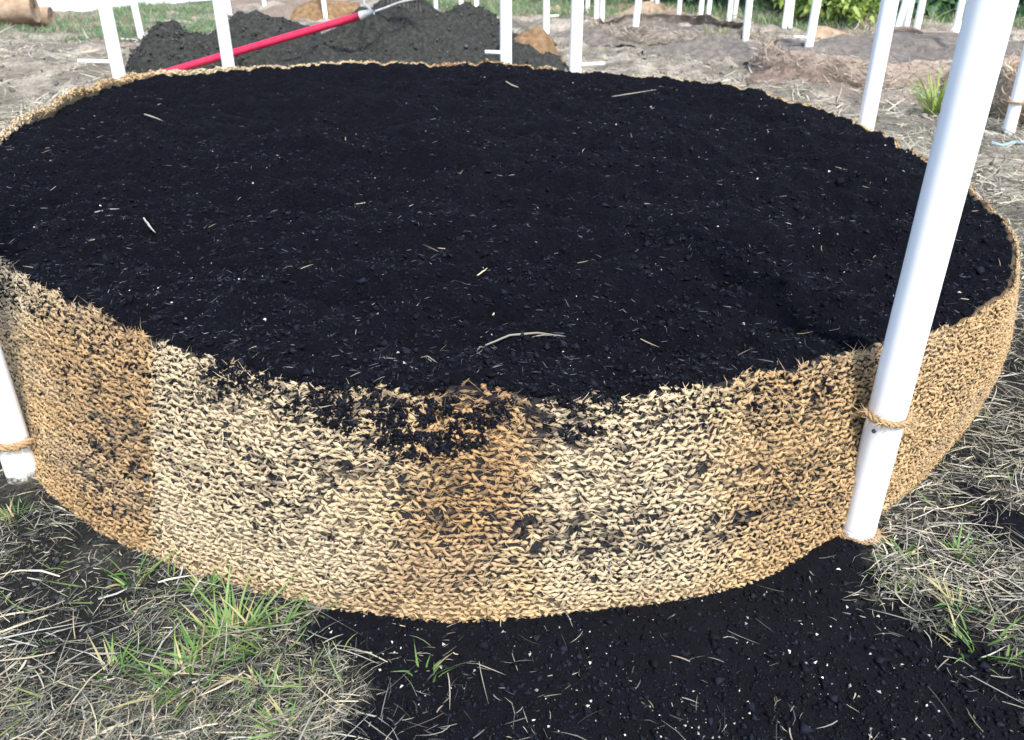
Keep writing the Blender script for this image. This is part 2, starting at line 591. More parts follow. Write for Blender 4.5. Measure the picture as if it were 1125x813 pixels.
s_ = kp * 2.05
u, v = proj(KP)
dm = dirt_mask(u, v, s_, kv)
keep = rng.random(len(kp)) > np.clip(dm * .7 - .35, .012, .25)
front = (np.sin(kp) < .1) | (kv > .94)
keep &= front
kp, kv, kr, KP, s_, dm = kp[keep], kv[keep], kr[keep], KP[keep], s_[keep], dm[keep]
n = len(kp)
e = 1e-3
Tn = norm(wall_pt(kp + e, kv) - wall_pt(kp - e, kv))
Up = norm(wall_pt(kp, kv + e * 3) - wall_pt(kp, kv - e * 3))
Nn = norm(np.cross(Tn, Up))
tilt = kr * .34 + rng.normal(0, .3, n)
Ax = Tn * np.cos(tilt)[:, None] + Up * np.sin(tilt)[:, None]
Bx = np.cross(Nn, Ax)
ringx = np.array([-1, -.05, 1.0]); rings = np.array([.45, 1.08, .4]); ringo = np.array([-.35, .6, -.35])
th = np.arange(4) / 4 * 2 * math.pi
ln = (.0082 * (.7 + .6 * rng.random(n))); rd = .0035 * (.65 + .7 * rng.random(n))
V = (KP[:, None, None] + Ax[:, None, None] * (ln[:, None] * ringx)[:, :, None, None]
     + Nn[:, None, None] * ((rd[:, None] * ringo)[:, :, None] + rd[:, None, None] * rings[:, None] * np.sin(th) * .8)[..., None]
     + Bx[:, None, None] * (rd[:, None, None] * rings[:, None] * np.cos(th))[..., None])
V = V + rng.normal(0, .0009, V.shape)
i = np.arange(2)[:, None] * 4; j = np.arange(4)[None]; j2 = (j + 1) % 4
tf = np.stack([i + j, i + j2, i + 4 + j2, i + 4 + j], -1).reshape(-1, 4)
Fq = (tf[None] + (np.arange(n) * 12)[:, None, None]).reshape(-1, 4)
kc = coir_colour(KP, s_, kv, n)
kd = np.clip((dm * .9 + .28 * sstep(.4, .6, fbm(s_ * 5, kv * 3.4, 3, 75)) * (rng.random(n) < .35)) * rng.random(n) ** .6 * 1.1, 0, .95)[:, None]
kc = kc * (1 - kd) + np.array([.045, .043, .042]) * kd
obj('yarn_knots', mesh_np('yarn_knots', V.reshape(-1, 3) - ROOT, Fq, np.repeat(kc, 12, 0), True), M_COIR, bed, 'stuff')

# fuzzy sheath: each knot is a bundle of short coarse fibres
fr = np.where(np.sin(kp) < .0)[0]
idx = np.repeat(fr, 5)
m = len(idx)
a = rng.random(m) * 6.283
P = (KP[idx] + Ax[idx] * (ln[idx] * rng.uniform(-1.2, .3, m))[:, None] + Bx[idx] * (rd[idx] * 1.25 * np.cos(a))[:, None]
     + Nn[idx] * (rd[idx] * (.75 + .5 * np.abs(np.sin(a))))[:, None])
da = rng.normal(0, .42, m)
D = norm(Ax[idx] * np.cos(da)[:, None] + Bx[idx] * np.sin(da)[:, None] + Nn[idx] * rng.normal(.10, .12, m)[:, None])
V, Fq = ribbons(P, D, np.clip(rng.gamma(4, .0026, m), .004, .024), .0011 * (.6 + .9 * rng.random(m)), rng.normal(0, .3, (m, 3)) - Nn[idx] * .4, 2, True, Nn[idx])
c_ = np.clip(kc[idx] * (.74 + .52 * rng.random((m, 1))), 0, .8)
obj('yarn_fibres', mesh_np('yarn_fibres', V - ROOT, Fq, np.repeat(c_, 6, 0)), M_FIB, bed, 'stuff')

# loose fibres on the mat
w = np.where(np.sin(kp) < -.1, 1.0, .4) * np.where(kv > .97, 4.0, 1.0)
idx = rng.choice(n, 27000, p=w / w.sum())
P = KP[idx] + Nn[idx] * (rd[idx] * 1.0)[:, None] + rng.normal(0, .005, (len(idx), 3)) * (1 - np.abs(Nn[idx]))
a = rng.normal(0, .75, len(idx)) + np.where(rng.random(len(idx)) < .5, 0, math.pi)
D = Tn[idx] * np.cos(a)[:, None] + Up[idx] * np.sin(a)[:, None] * .8 + Nn[idx] * rng.uniform(.0, .5, len(idx))[:, None]
top = (kv[idx] > .97)[:, None]
D = norm(np.where(top, D + Up[idx] * .25 * rng.random((len(idx), 1)), D))
L = rng.gamma(3, .005, len(idx)); L = np.clip(L, .006, .05) * np.where(top[:, 0], .8, 1)
bend = (rng.normal(0, .35, (len(idx), 3)) - Nn[idx] * .3)
V, Fq = ribbons(P, D, L, np.full(len(idx), .0010) * (.7 + .8 * rng.random(len(idx))), bend, 2)
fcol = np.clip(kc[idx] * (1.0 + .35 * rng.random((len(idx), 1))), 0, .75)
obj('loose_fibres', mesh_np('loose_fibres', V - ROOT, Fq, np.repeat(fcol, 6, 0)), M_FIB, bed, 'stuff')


# ------------------------------------------------------------------ soil in the bed
def soil_h(x, y):
    dx, dy = x - BC[0], y - BC[1]
    p = np.arctan2(dy, dx); r = np.hypot(dx, dy); rt = rtop(p)
    edge = rt - r
    frontw = np.exp(-((p + 1.62) / .42) ** 2)
    h = ztop(p) * (1 - sstep(0, .5, edge)) + ZR * sstep(0, .5, edge)
    lowl = np.exp(-((p - 2.7) / .45) ** 2)
    h = h + .003 - .04 * lowl + .012 * frontw * (1 - sstep(0, .3, edge)) + (fbm(np.cos(p) * 7 + 3, np.sin(p) * 7, 3, 111) - .5) * .03 * (1 - sstep(0, .25, edge))
    am = sstep(0.0, .35, edge)
    h = h + am * ((fbm(x * 1.6, y * 2.6, 3, 101) - .45) * .11 + (fbm(x * 4.5, y * 7.5, 3, 103) - .5) * .11 - .035 * (1 - np.abs(2 * fbm(x * 2.3 + 5, y * 5.0, 3, 113) - 1)) ** 6)
    h = h + (fbm(x * 20, y * 20, 3, 105) - .5) * .046 * (.45 + .55 * am) + (fbm(x * 55, y * 55, 2, 107) - .5) * .019
    h = h - .035 * (1 - sstep(.002, .014, edge))
    # raked furrow and ridge along the right-hand back
    h = h + am * .018 * np.sin((x * .45 + y * 1.0) * 9.0 + 3 * fbm(x * 1.5, y * 1.5, 2, 109)) * sstep(.2, .9, x)
    return h, edge


rr = np.sqrt(np.linspace(0, 1, 300)) ** 1.0
rr = np.r_[np.linspace(0, .9, 200), np.linspace(.9, 1, 42)[1:]]
pp = np.linspace(-math.pi, math.pi, 900, endpoint=False)
# cartesian sheet warped into the outline keeps the grain even
g = np.linspace(-1, 1, 405)
GX, GY = np.meshgrid(g, g, indexing='ij')
a = GX * np.sqrt(np.maximum(1 - GY ** 2 / 2, 0)); b2 = GY * np.sqrt(np.maximum(1 - GX ** 2 / 2, 0))
p = np.arctan2(b2, a); r = np.hypot(a, b2)
rad = r * (rtop(p) - .003)
SX, SY = BC[0] + rad * np.cos(p), BC[1] + rad * np.sin(p)
SZ, _ = soil_h(SX, SY)
soil = obj('potting_soil', mesh_np('potting_soil', np.stack([SX, SY, SZ], -1).reshape(-1, 3), grid_faces(405, 405), None, True), M_SOIL)
tag(soil, 'blue black crumbly potting soil filling the round coir bed', 'soil')


def soil_points(n, near=2.0):
    """random points on the soil, thicker towards the viewer's side"""
    out = []
    tot = 0
    while tot < n:
        m = n * 3
        q = rng.random((m, 2)) * 2 - 1
        q = q[(q ** 2).sum(1) < 1]
        p = np.arctan2(q[:, 1], q[:, 0]); r = np.hypot(q[:, 0], q[:, 1]) * (rtop(p) - .006)
        x = BC[0] + r * np.cos(p); y = BC[1] + r * np.sin(p)
        d2 = x ** 2 + y ** 2 + .64
        k = rng.random(len(x)) < (2.2 / d2) ** (near / 2)
        x, y = x[k], y[k]
        out.append(np.stack([x, y], -1)); tot += len(x)
    q = np.vstack(out)[:n]
    z, e = soil_h(q[:, 0], q[:, 1])
    return np.c_[q, z]


def crumb_col(n, sz=None):
    k = rng.random((n, 1)) ** 2.6
    c = np.array([.0006, .0009, .0034]) * (1 - k) + np.array([.009, .0115, .021]) * k
    b = rng.random((n, 1)) < .10
    if sz is not None:
        b &= sz[:, None] < .0024
    return np.where(b, np.array([.040, .046, .060]) * (.4 + .9 * rng.random((n, 1))), c)


P = soil_points(60000)
sz = np.clip(rng.gamma(1.4, .0018, len(P)), .0008, .012)
P[:, 2] += sz * .3
V, Fq = crumbs(P, sz)
obj('clods', mesh_np('clods', V, Fq, np.repeat(crumb_col(len(P), sz), 5, 0), True), M_CRUMB, soil, 'stuff')
P = soil_points(26, 1.2)
sz = rng.uniform(.012, .024, len(P)); P[:, 2] += sz * .2
V, Fq = crumbs(P, sz, .75)
obj('big_clods', mesh_np('big_clods', V, Fq, np.repeat(crumb_col(len(P), sz) * .7, 5, 0), True), M_CRUMB, soil, 'stuff')
P = soil_points(1300, 1.6)
u, v = proj(P)
kp_ = (rng.random(len(P)) < .35 + .65 * sstep(560, 900, u) * np.exp(-((v - 240) / 90) ** 2))
P = P[kp_]
sz = np.clip(rng.gamma(1.4, .0011, len(P)), .0007, .0055); P[:, 2] += sz * .3
V, Fq = crumbs(P, sz, .8)
k = rng.random((len(P), 1))
obj('perlite_grains', mesh_np('perlite_grains', V, Fq, np.repeat(np.array([.12, .12, .12]) * (1 - k) + np.array([.60, .56, .50]) * k, 5, 0)), M_CHIP, soil, 'stuff')


def litter(P, n, lmin, lmax, w, cols, lift=.2):
    a = rng.random(n) * 6.283
    D = norm(np.stack([np.cos(a), np.sin(a), rng.normal(.05, lift, n)], -1))
    L = rng.uniform(lmin, lmax, n)
    bend = rng.normal(0, .22, (n, 3)) * [1, 1, .5]
    V, Fq = ribbons(P, D, L, w * (.6 + .9 * rng.random(n)), bend, 3, True)
    ci = rng.integers(0, len(cols), n)
    c = np.array(cols)[ci] * (.7 + .5 * rng.random((n, 1)))
    return V, Fq, np.repeat(c, 8, 0)


P = soil_points(8000, 1.8); P[:, 2] += .003
V, Fq, c = litter(P, len(P), .005, .022, .0016, [(.03, .033, .042), (.05, .055, .066), (.11, .115, .12), (.018, .02, .03)])
obj('root_bits', mesh_np('root_bits', V, Fq, c), M_STRAW, soil, 'stuff')
P = soil_points(210, 1.5); P[:, 2] += .005
V, Fq, c = litter(P, len(P), .012, .045, .0022, [(.24, .2, .13), (.18, .16, .12), (.3, .27, .2)])
obj('straw_bits', mesh_np('straw_bits', V, Fq, c), M_STRAW, soil, 'stuff')


def twig(pts, rad, label, cat='twig', col=(.33, .28, .2), parent_h=soil_h):
    P = px(np.array([q[0] for q in pts], float), np.array([q[1] for q in pts], float), ZR)
    t = np.linspace(0, 1, 4 * len(pts)); k = np.linspace(0, 1, len(pts))
    Q = np.stack([np.interp(t, k, P[:, i]) for i in range(2)], -1)
    z, _ = parent_h(Q[:, 0], Q[:, 1])
    Q = np.c_[Q, np.linspace(z[0], z[-1], len(z)) + np.max(z - np.linspace(z[0], z[-1], len(z))) + .003]
    Q[:, :2] += np.cumsum(rng.normal(0, .0006, Q[:, :2].shape), 0)
    v, f = tube(Q, rad * .62 * np.interp(t, [0, .5, 1], [.7, 1, .35]), 6)
    o = obj('twig', mesh_np('twig', v, f, np.tile(np.array(col), (len(v), 1)), True), M_STRAW)
    return tag(o, label, cat)


twig([(533, 368), (560, 358), (590, 357), (622, 362)], .0045, 'longest pale dry twig lying near the front of the soil', col=(.2, .185, .15))
twig([(585, 357), (598, 352), (612, 351)], .003, 'thin side twig crossing the longest twig on soil', col=(.22, .2, .16))
twig([(533, 368), (527, 374), (524, 386)], .003, 'bent thin stem at the left end of the longest twig', col=(.2, .18, .14))
twig([(462, 382), (470, 388), (480, 402)], .0028, 'short pale forked twig left of the longest twig on soil')
twig([(466, 374), (471, 383), (474, 391)], .002, 'thin stem crossing the short forked twig on soil')
twig([(158, 122), (166, 126), (178, 132)], .006, 'pale straw stick near the far left of the soil', col=(.36, .32, .25))
twig([(106, 241), (120, 240), (134, 241)], .004, 'grey wood splinter near the left of the soil', col=(.26, .25, .24))
twig([(160, 250), (166, 254), (172, 259)], .006, 'stubby pale wood chip right of the grey splinter on soil', col=(.3, .29, .27))
twig([(58, 188), (64, 185), (70, 182)], .005, 'short green grey stick at the far left of the soil', col=(.24, .3, .22))
twig([(524, 300), (531, 297), (537, 294)], .0035, 'small straight straw in the middle of the soil', col=(.5, .42, .28))
twig([(672, 116), (690, 111), (720, 104)], .0045, 'thin straw stick near the back rim of the soil', col=(.26, .24, .2))
twig([(556, 95), (563, 98), (570, 99)], .006, 'pale chip by the back rim of the soil', col=(.36, .32, .25))

# soil spilled over the front edge of the mat (lies on the wall)
SPW = [(195, 345), (300, 385), (420, 395), (600, 400), (660, 405), (690, 445), (632, 490), (615, 470), (590, 452), (548, 470), (520, 495), (450, 508), (390, 480), (330, 450), (262, 440), (225, 400)]
m = 60000
ph = rng.uniform(-2.2, -1.1, m); vq = rng.uniform(.6, 1.04, m)
P = wall_pt(ph, vq, .007)
u, v = proj(P)
nz = fbm(ph * 42, vq * 18, 3, 131) * .6 + fbm(ph * 130, vq * 52, 2, 133) * .4
k = inpoly(u + (nz - .5) * 60, v - 4 + (nz - .5) * 40, SPW) & (nz > .49)
k |= (rng.random(m) < .05) & (vq > .85)
P = P[k]
sz = np.clip(rng.gamma(2.0, .0013, len(P)), .0012, .008)
V, Fq = crumbs(P, sz, .9)
obj('spilt_crumbs', mesh_np('spilt_crumbs', V, Fq, np.repeat(crumb_col(len(P), sz), 5, 0), True), M_CRUMB, soil, 'stuff')
m = 30000
ph = rng.uniform(-2.4, -.3, m); vq = rng.uniform(.05, .95, m)
P = wall_pt(ph, vq, .003); u, v = proj(P)
k = rng.random(m) < dirt_mask(u, v, ph * 2.05, vq) * .5
P = P[k]
sz = np.clip(rng.gamma(2.2, .0012, len(P)), .001, .006)
V, Fq = crumbs(P, sz, .9)
obj('stuck_crumbs', mesh_np('stuck_crumbs', V, Fq, np.repeat(crumb_col(len(P)) * 1.3, 5, 0)), M_CRUMB, bed, 'stuff')
bpy.data.objects['stuck_crumbs'].data.transform(__import__('mathutils').Matrix.Translation(-Vector(ROOT)))


# ------------------------------------------------------------------ white pipes
PIPE_R = .0375
pipe_mesh_cache = {}


def pipe_mesh(h, r):
    n = 28
    th = np.arange(n) / n * 2 * math.pi
    cs = np.stack([np.cos(th), np.sin(th)], -1)
    lev = [(-.12, r), (0, r), (h * .33, r), (h * .66, r), (h - .004, r), (h, r - .002), (h, r - .006), (h - .3, r - .006)]
    V = np.concatenate([np.c_[cs * rr_, np.full(n, z)] for z, rr_ in lev])
    i = np.arange(len(lev) - 1)[:, None] * n; j = np.arange(n)[None]; j2 = (j + 1) % n
    Fq = np.stack([i + j, i + j2, i + n + j2, i + n + j], -1).reshape(-1, 4)
    return mesh_np('white_pipe', V, Fq, None, True)


PM = pipe_mesh(1.75, PIPE_R)
PM.materials.append(M_PVC)


def pipe(base, label, group, lean=(0, 0), mesh=None, pin=None, scale=1.0):
    gz = float(ground_h(np.array([base[0]]), np.array([base[1]]))[0])
    o = obj('white_pipe', mesh or PM)
    o.location = (float(base[0]), float(base[1]), gz)
    o.rotation_euler = (lean[1], lean[0], float(rng.random() * 6))
    o.rotation_mode = 'XYZ'
    o.scale = (scale, scale, 1)
    tag(o, label, 'pipe', group)
    return o


def pin(parent, a, b, r=.011):
    """thin white peg crossing a pipe, ends in world coordinates"""
    from mathutils import Matrix
    t = np.linspace(0, 1, 6)[:, None]
    path = np.asarray(a)[None] * (1 - t) + np.asarray(b)[None] * t
    v, f = tube(path, r, 8)
    Mw = (Matrix.Translation(parent.location) @ parent.rotation_euler.to_matrix().to_4x4() @ Matrix.Diagonal((*parent.scale, 1))).inverted()
    v = np.array([Mw @ Vector(q) for q in v])
    return obj('peg', mesh_np('peg', v, f, None, True), M_PVC, parent)


GB = 'pipes set round the foreground bed'
b1 = px(939, 593); np1 = pipe(b1, 'thick white pipe nearest the viewer, tied to the bed front', GB, (.012, 0))
sc_v, sc_f = tube(np.array([(0, 0, 0), (0, -.003, 0), (0, -.004, 0)]), .0042, 10)
b2 = px(32, 524); np2 = pipe(b2 + [-.012, .0, 0], 'white pipe at the far left edge, in front of the bed', GB, (.0, 0.0))


def behind(x, y, off=.075):
    q = px(x, y, ZR)[:2] - BC
    p = math.atan2(q[1], q[0])
    r = float(rbot(np.array([p]))[0]) + off
    # keep the pixel column: walk outwards until the column matches
    best = None
    for dp in np.linspace(-.12, .12, 241):
        c_ = BC + r * np.array([math.cos(p + dp), math.sin(p + dp)])
        uu, _ = proj(np.array([c_[0], c_[1], ZR]))
        e_ = abs(float(uu) - x)
        if best is None or e_ < best[0]:
            best = (e_, c_)
    return best[1]


bk1 = pipe(behind(131, 84), 'white pipe behind the bed, left of the soil piles', GB)
bk2 = pipe(behind(251, 77), 'white pipe behind the bed, crossing the red handle', GB)
bk3 = pipe(behind(556, 70), 'white pipe behind the bed at the right end of the big soil pile', GB)
bk4 = pipe(behind(632, 80), 'white pipe behind the bed, right of the folded brown coir flap', GB)
bk5 = pipe(behind(938, 138), 'white pipe behind the bed at right, before the low coir bed', GB)
for pp_, (xa, ya), (xb, yb) in ((bk1, (86, 67), (128, 68)), (bk3, (533, 57), (556, 58)), (bk4, (632, 71), (664, 70))):
    Yd = pp_.location.y
    pin(pp_, pxd(xa, ya, Yd - .02), pxd(xb, yb, Yd))
G2 = 'white pipes standing in the field behind'
FARP = [
    (156, 44, 'white pipe in the grass at left, beside the small soil pile'),
    (253, 17, 'white pipe half hidden behind the twin soil pile'),
    (291, 9, 'thin white pipe above the crest of the twin soil pile'),
    (358, 22, 'white pipe before the brown coir sheet, left of the rake head'),
    (479, 12, 'left thin white pipe of the pair behind the big soil pile'),
    (507, 20, 'thick white pipe behind the dark lump of the big pile'),
    (524, 22, 'thin white pipe above the right lump of the big pile'),
    (600, 40, 'white pipe right behind the folded brown coir flap'),
    (645, 18, 'short far white pipe by a brown coir scrap'),
    (655, 30, 'left white pipe of the close pair before the far grass'),
    (661, 28, 'right white pipe of the close pair before the far grass'),
    (696, 46, 'tilted white pipe before the slack grey coir ring'),
    (716, 12, 'left white pipe of the pair at the far brown mound'),
    (721, 19, 'right white pipe of the pair at the far brown mound'),
    (745, 23, 'single far white pipe behind the slack grey coir ring'),
    (768, 30, 'left white pipe of the pair in the grey coir ring'),
    (777, 26, 'right white pipe of the pair in the grey coir ring'),
    (800, 28, 'left white pipe of the narrow pair behind the clods'),
    (806, 25, 'right white pipe of the narrow pair behind the clods'),
    (818, 50, 'white pipe standing alone on the clods'),
    (861, 33, 'left white pipe of the pair below the bright bush'),
    (867, 32, 'right white pipe of the pair below the bright bush'),
    (883, 81, 'white pipe at the front of the low coir bed'),
    (982, 44, 'leaning white pipe behind the low coir bed'),
    (992, 43, 'upright white pipe touching the leaning one'),
    (1004, 46, 'thin white pipe right of the crossed pipes'),
    (1047, 44, 'far thin white pipe left of the white bag'),
    (1059, 82, 'white pipe at the right front of the low coir bed'),
    (1107, 148, 'white pipe at the right edge behind the nearest pipe'),
]
far_pipe = {}
for x, y, lab in FARP:
    q = px(x, y)
    far_pipe[x] = pipe(q, lab, G2, (rng.normal(0, .02), rng.normal(0, .015)), scale=.85 if y < 35 else 1.0)
far_pipe[696].rotation_euler = (0, .06, 0); far_pipe[982].rotation_euler = (0, .12, 0); far_pipe[883].rotation_euler = (0, .03, 0)
pin(far_pipe[156], pxd(133, 43, far_pipe[156].location.y), pxd(155, 44, far_pipe[156].location.y))
pin(far_pipe[600], pxd(601, 18, far_pipe[600].location.y), pxd(614, 17, far_pipe[600].location.y))
pin(far_pipe[883], pxd(872, 40, far_pipe[883].location.y), pxd(893, 42, far_pipe[883].location.y))

# screw in the nearest pipe
scp = pxd(958, 474, b1[1] - PIPE_R - .001)
o = obj('screw', mesh_np('screw', sc_v + np.array([scp[0] - b1[0], -PIPE_R + .001, scp[2] - np1.location.z]), sc_f), M_BLACK, np1)
np1.rotation_euler[2] = 0


# rope ties
def rope(name, path, rad, label, strands=3):
    P = np.asarray(path, float)
    t = np.linspace(0, len(P) - 1, 14 * len(P))
    Q = np.stack([np.interp(t, np.arange(len(P)), P[:, i]) for i in range(3)], -1)
    k = np.ones(9) / 9
    Q = np.stack([np.convolve(np.pad(Q[:, i], 4, 'edge'), k, 'valid') for i in range(3)], -1)
    T = norm(np.gradient(Q, axis=0)); A_ = norm(np.cross(T, [0, 0, 1.0])); B_ = np.cross(T, A_)
    parts = []
    dist = np.r_[0, np.cumsum(np.linalg.norm(np.diff(Q, axis=0), axis=1))]
    for s in range(strands):
        a = dist / (rad * 7) * 2 * math.pi + s * 2 * math.pi / strands
        C = Q + rad * .6 * (A_ * np.cos(a)[:, None] + B_ * np.sin(a)[:, None])
        parts.append(tube(C, rad * .62, 6))
    V, Fq = joinm(parts)
    root = thing(name, label, 'rope', Q[0])
    obj('twisted_strands', mesh_np('twisted_strands', V - Q[0], Fq, np.tile(np.array([.40, .27, .15]), (len(V), 1)) * (.8 + .4 * rng.random((len(V), 1))), True), M_COIR, root)
    n = 520
    i = rng.integers(0, len(Q), n)
    Vf, Ff = ribbons(Q[i] + rng.normal(0, rad * .5, (n, 3)), norm(T[i] * rng.choice([-1, 1], (n, 1)) + rng.normal(0, .6, (n, 3))), rng.uniform(.006, .032, n), np.full(n, .0012), rng.normal(0, .4, (n, 3)), 3)
    obj('frayed_fibres', mesh_np('frayed_fibres', Vf - Q[0], Ff, np.repeat(np.array([[.5, .38, .23]]) * (.7 + .5 * rng.random((n, 1))), 8, 0)), M_FIB, root, 'stuff')
    return root


def loop_path(c, r, z0, dz, a0, a1, n=14):
    a = np.linspace(a0, a1, n)
    return np.stack([c[0] + r * np.cos(a), c[1] + r * np.sin(a), z0 + dz * np.linspace(0, 1, n)], -1)


zt = float(pxd(968, 465, b1[1] - PIPE_R)[2])
cpt = np.array([b1[0] + .012 * zt, b1[1]])
lp = loop_path(cpt, PIPE_R + .006, zt + .004, -.008, math.pi * .95, math.pi * 2.05)
l_in = pxd(935, 458, b1[1] + .03); r_in = pxd(1003, 462, b1[1] + .06)
rope('coir_rope', np.vstack([[l_in], lp, [r_in]]), .0055, 'frayed brown coir rope tying the nearest pipe to the bed')
zb = .016
lp = loop_path(b1[:2], PIPE_R + .008, zb + .01, .0, math.pi * .9, math.pi * 2.0)
rope('coir_rope', np.vstack([[px(905, 602, .01)], lp]), .005, 'dirty coir rope round the foot of the nearest pipe')
c2 = b2[:2] + [-.012, 0]
z2 = float(pxd(18, 490, b2[1] - PIPE_R)[2])
lp = loop_path(c2, PIPE_R + .009, z2 + .014, -.022, math.pi * .75, math.pi * 2.0)
rope('coir_rope', np.vstack([lp, [pxd(45, 508, b2[1] + .03)]]), .008, 'thick tan coir rope round the pipe at the left edge')
zr_ = float(pxd(1107, 112, far_pipe[1107].location.y)[2])
lp = loop_path(np.array(far_pipe[1107].location[:2]), PIPE_R + .006, zr_, .0, math.pi * .9, math.pi * 2.1)
rope('coir_rope', np.vstack([lp, [lp[-1] + [.12, .12, 0]]]), .006, 'coir rope round the pipe at the right edge')

# ------------------------------------------------------------------ soil piles behind
def pile(cx_, Yc, peak, wl, wr, wy, label, seed, power=1.25, n=110, sub=()):
    g = np.linspace(-1.15, 1.15, n)
    U, W_ = np.meshgrid(g, g, indexing='ij')
    x = np.where(U < 0, U * wl, U * wr); y = W_ * wy
    d = np.hypot(U, W_) + (fbm(x * 2.2 + seed, y * 2.2, 3, seed) - .5) * .35
    h = np.clip(1 - d, 0, 1) ** power
    h = np.where(d < .25, np.maximum(h, 1 - .9 * d - .4 * d * d), h)
    h = h * peak
    for (ux, uy, ph_, pr) in sub:
        h = np.maximum(h, ph_ * np.clip(1 - np.hypot(x - ux, y - uy) / pr, 0, 1) ** .9)
    wx = x + cx_; wyy = y + Yc
    lump = (fbm(wx * 9, wyy * 9, 4, seed + 3) - .5) * .095 + (fbm(wx * 30, wyy * 30, 3, seed + 5) - .5) * .03
    z = h + lump * sstep(.0, .1, h) + np.where(h <= .001, -.06, 0) + ground_h(wx, wyy)
    V = np.stack([x, y, z], -1).reshape(-1, 3)
    o = obj('soil_pile', mesh_np('soil_pile', V, grid_faces(n, n), None, True), M_PILE)
    o.location = (cx_, Yc, 0)
    tag(o, label, 'soil pile', 'soil piles behind the bed')
    k = rng.integers(0, len(V), 5000)
    k = k[(h.ravel()[k] > .02)]
    P = V[k] + rng.normal(0, .02, (len(k), 3)) * [1, 1, .1]
    Vc, Fc = crumbs(P, np.clip(rng.gamma(1.3, .0045, len(P)), .002, .022), .8)
    kk = rng.random((len(P), 1)) ** 2
    obj('clods', mesh_np('clods', Vc, Fc, np.repeat(np.array([.02, .024, .023]) * (1 - kk) + np.array([.09, .095, .088]) * kk, 5, 0), True), M_CRUMB, o, 'stuff')
    return V + np.array([cx_, Yc, 0]), (wx, wyy, z)


c1 = pxd(438, -4, 7.7)
_, BIG = pile(c1[0], 7.7, c1[2], 1.45, 1.5, 1.25, 'largest dark grey soil pile, holding the rake head', 201, .95)
c2_ = pxd(193, 26, 7.7)
pile(c2_[0], 7.7, c2_[2], .48, .55, .5, 'small rounded soil pile at left behind the bed', 211, .55)
c3 = pxd(282, 6, 8.3)
pile(c3[0], 8.3, c3[2], .78, .95, .7, 'middle soil pile behind the red handle', 221, .75)
c4 = pxd(512, 9, 8.6)
pile(c4[0], 8.6, c4[2], .7, .75, .6, 'dark lumpy soil pile behind the right of the largest', 231, .6)

# ------------------------------------------------------------------ rake
A0 = pxd(188, 78, 7.15); A1 = pxd(397, 17, 6.95)
dirv = norm(A1 - A0)
A00 = A0 - dirv * .22
rk = thing('garden_rake', 'bow rake with a red handle lying against the soil piles', 'rake', A00)
t = np.linspace(0, 1, 12)[:, None]
v, f = tube(A00 * (1 - t) + A1 * t, .029, 14); obj('handle', mesh_np('handle', v - A00, f, None, True), M_RED, rk)
A2 = A1 + dirv * .1
v, f = tube(np.array([A1 - dirv * .01, A1 + dirv * .03, A2]), np.array([.034, .031, .020]), 12); obj('socket', mesh_np('socket', v - A00, f, None, True), M_STEEL, rk)
Yh = 7.05
hA = pxd(408, -16, Yh + .25); hB = pxd(462, -2, Yh + .05)
for pts in ([A2, pxd(399, 4, Yh), pxd(402, -6, Yh + .1), hA], [A2, pxd(425, 8, Yh), pxd(440, 2, Yh), hB]):
    P = np.array(pts); tt = np.linspace(0, 3, 24)
    Q = np.stack([np.interp(tt, np.arange(4), P[:, i]) for i in range(3)], -1)
    kk = np.ones(5) / 5
    Q = np.stack([np.convolve(np.pad(Q[:, i], 2, 'edge'), kk, 'valid') for i in range(3)], -1)
    v, f = tube(Q, .0085, 8); obj('bow_rod', mesh_np('bow_rod', v - A00, f, None, True), M_STEEL, rk)
v, f = tube(np.linspace(hA, hB, 6), .016, 8); obj('head_bar', mesh_np('head_bar', v - A00, f, None, True), M_BLACK, rk)
for k in range(12):
    s0 = hA + (hB - hA) * (k + .5) / 12
    v, f = tube(np.array([s0, s0 + [.01, -.02, -.05], s0 + [.015, -.02, -.1]]), np.array([.009, .008, .004]), 6)
    obj('tine', mesh_np('tine', v - A00, f, None, True), M_BLACK, rk)


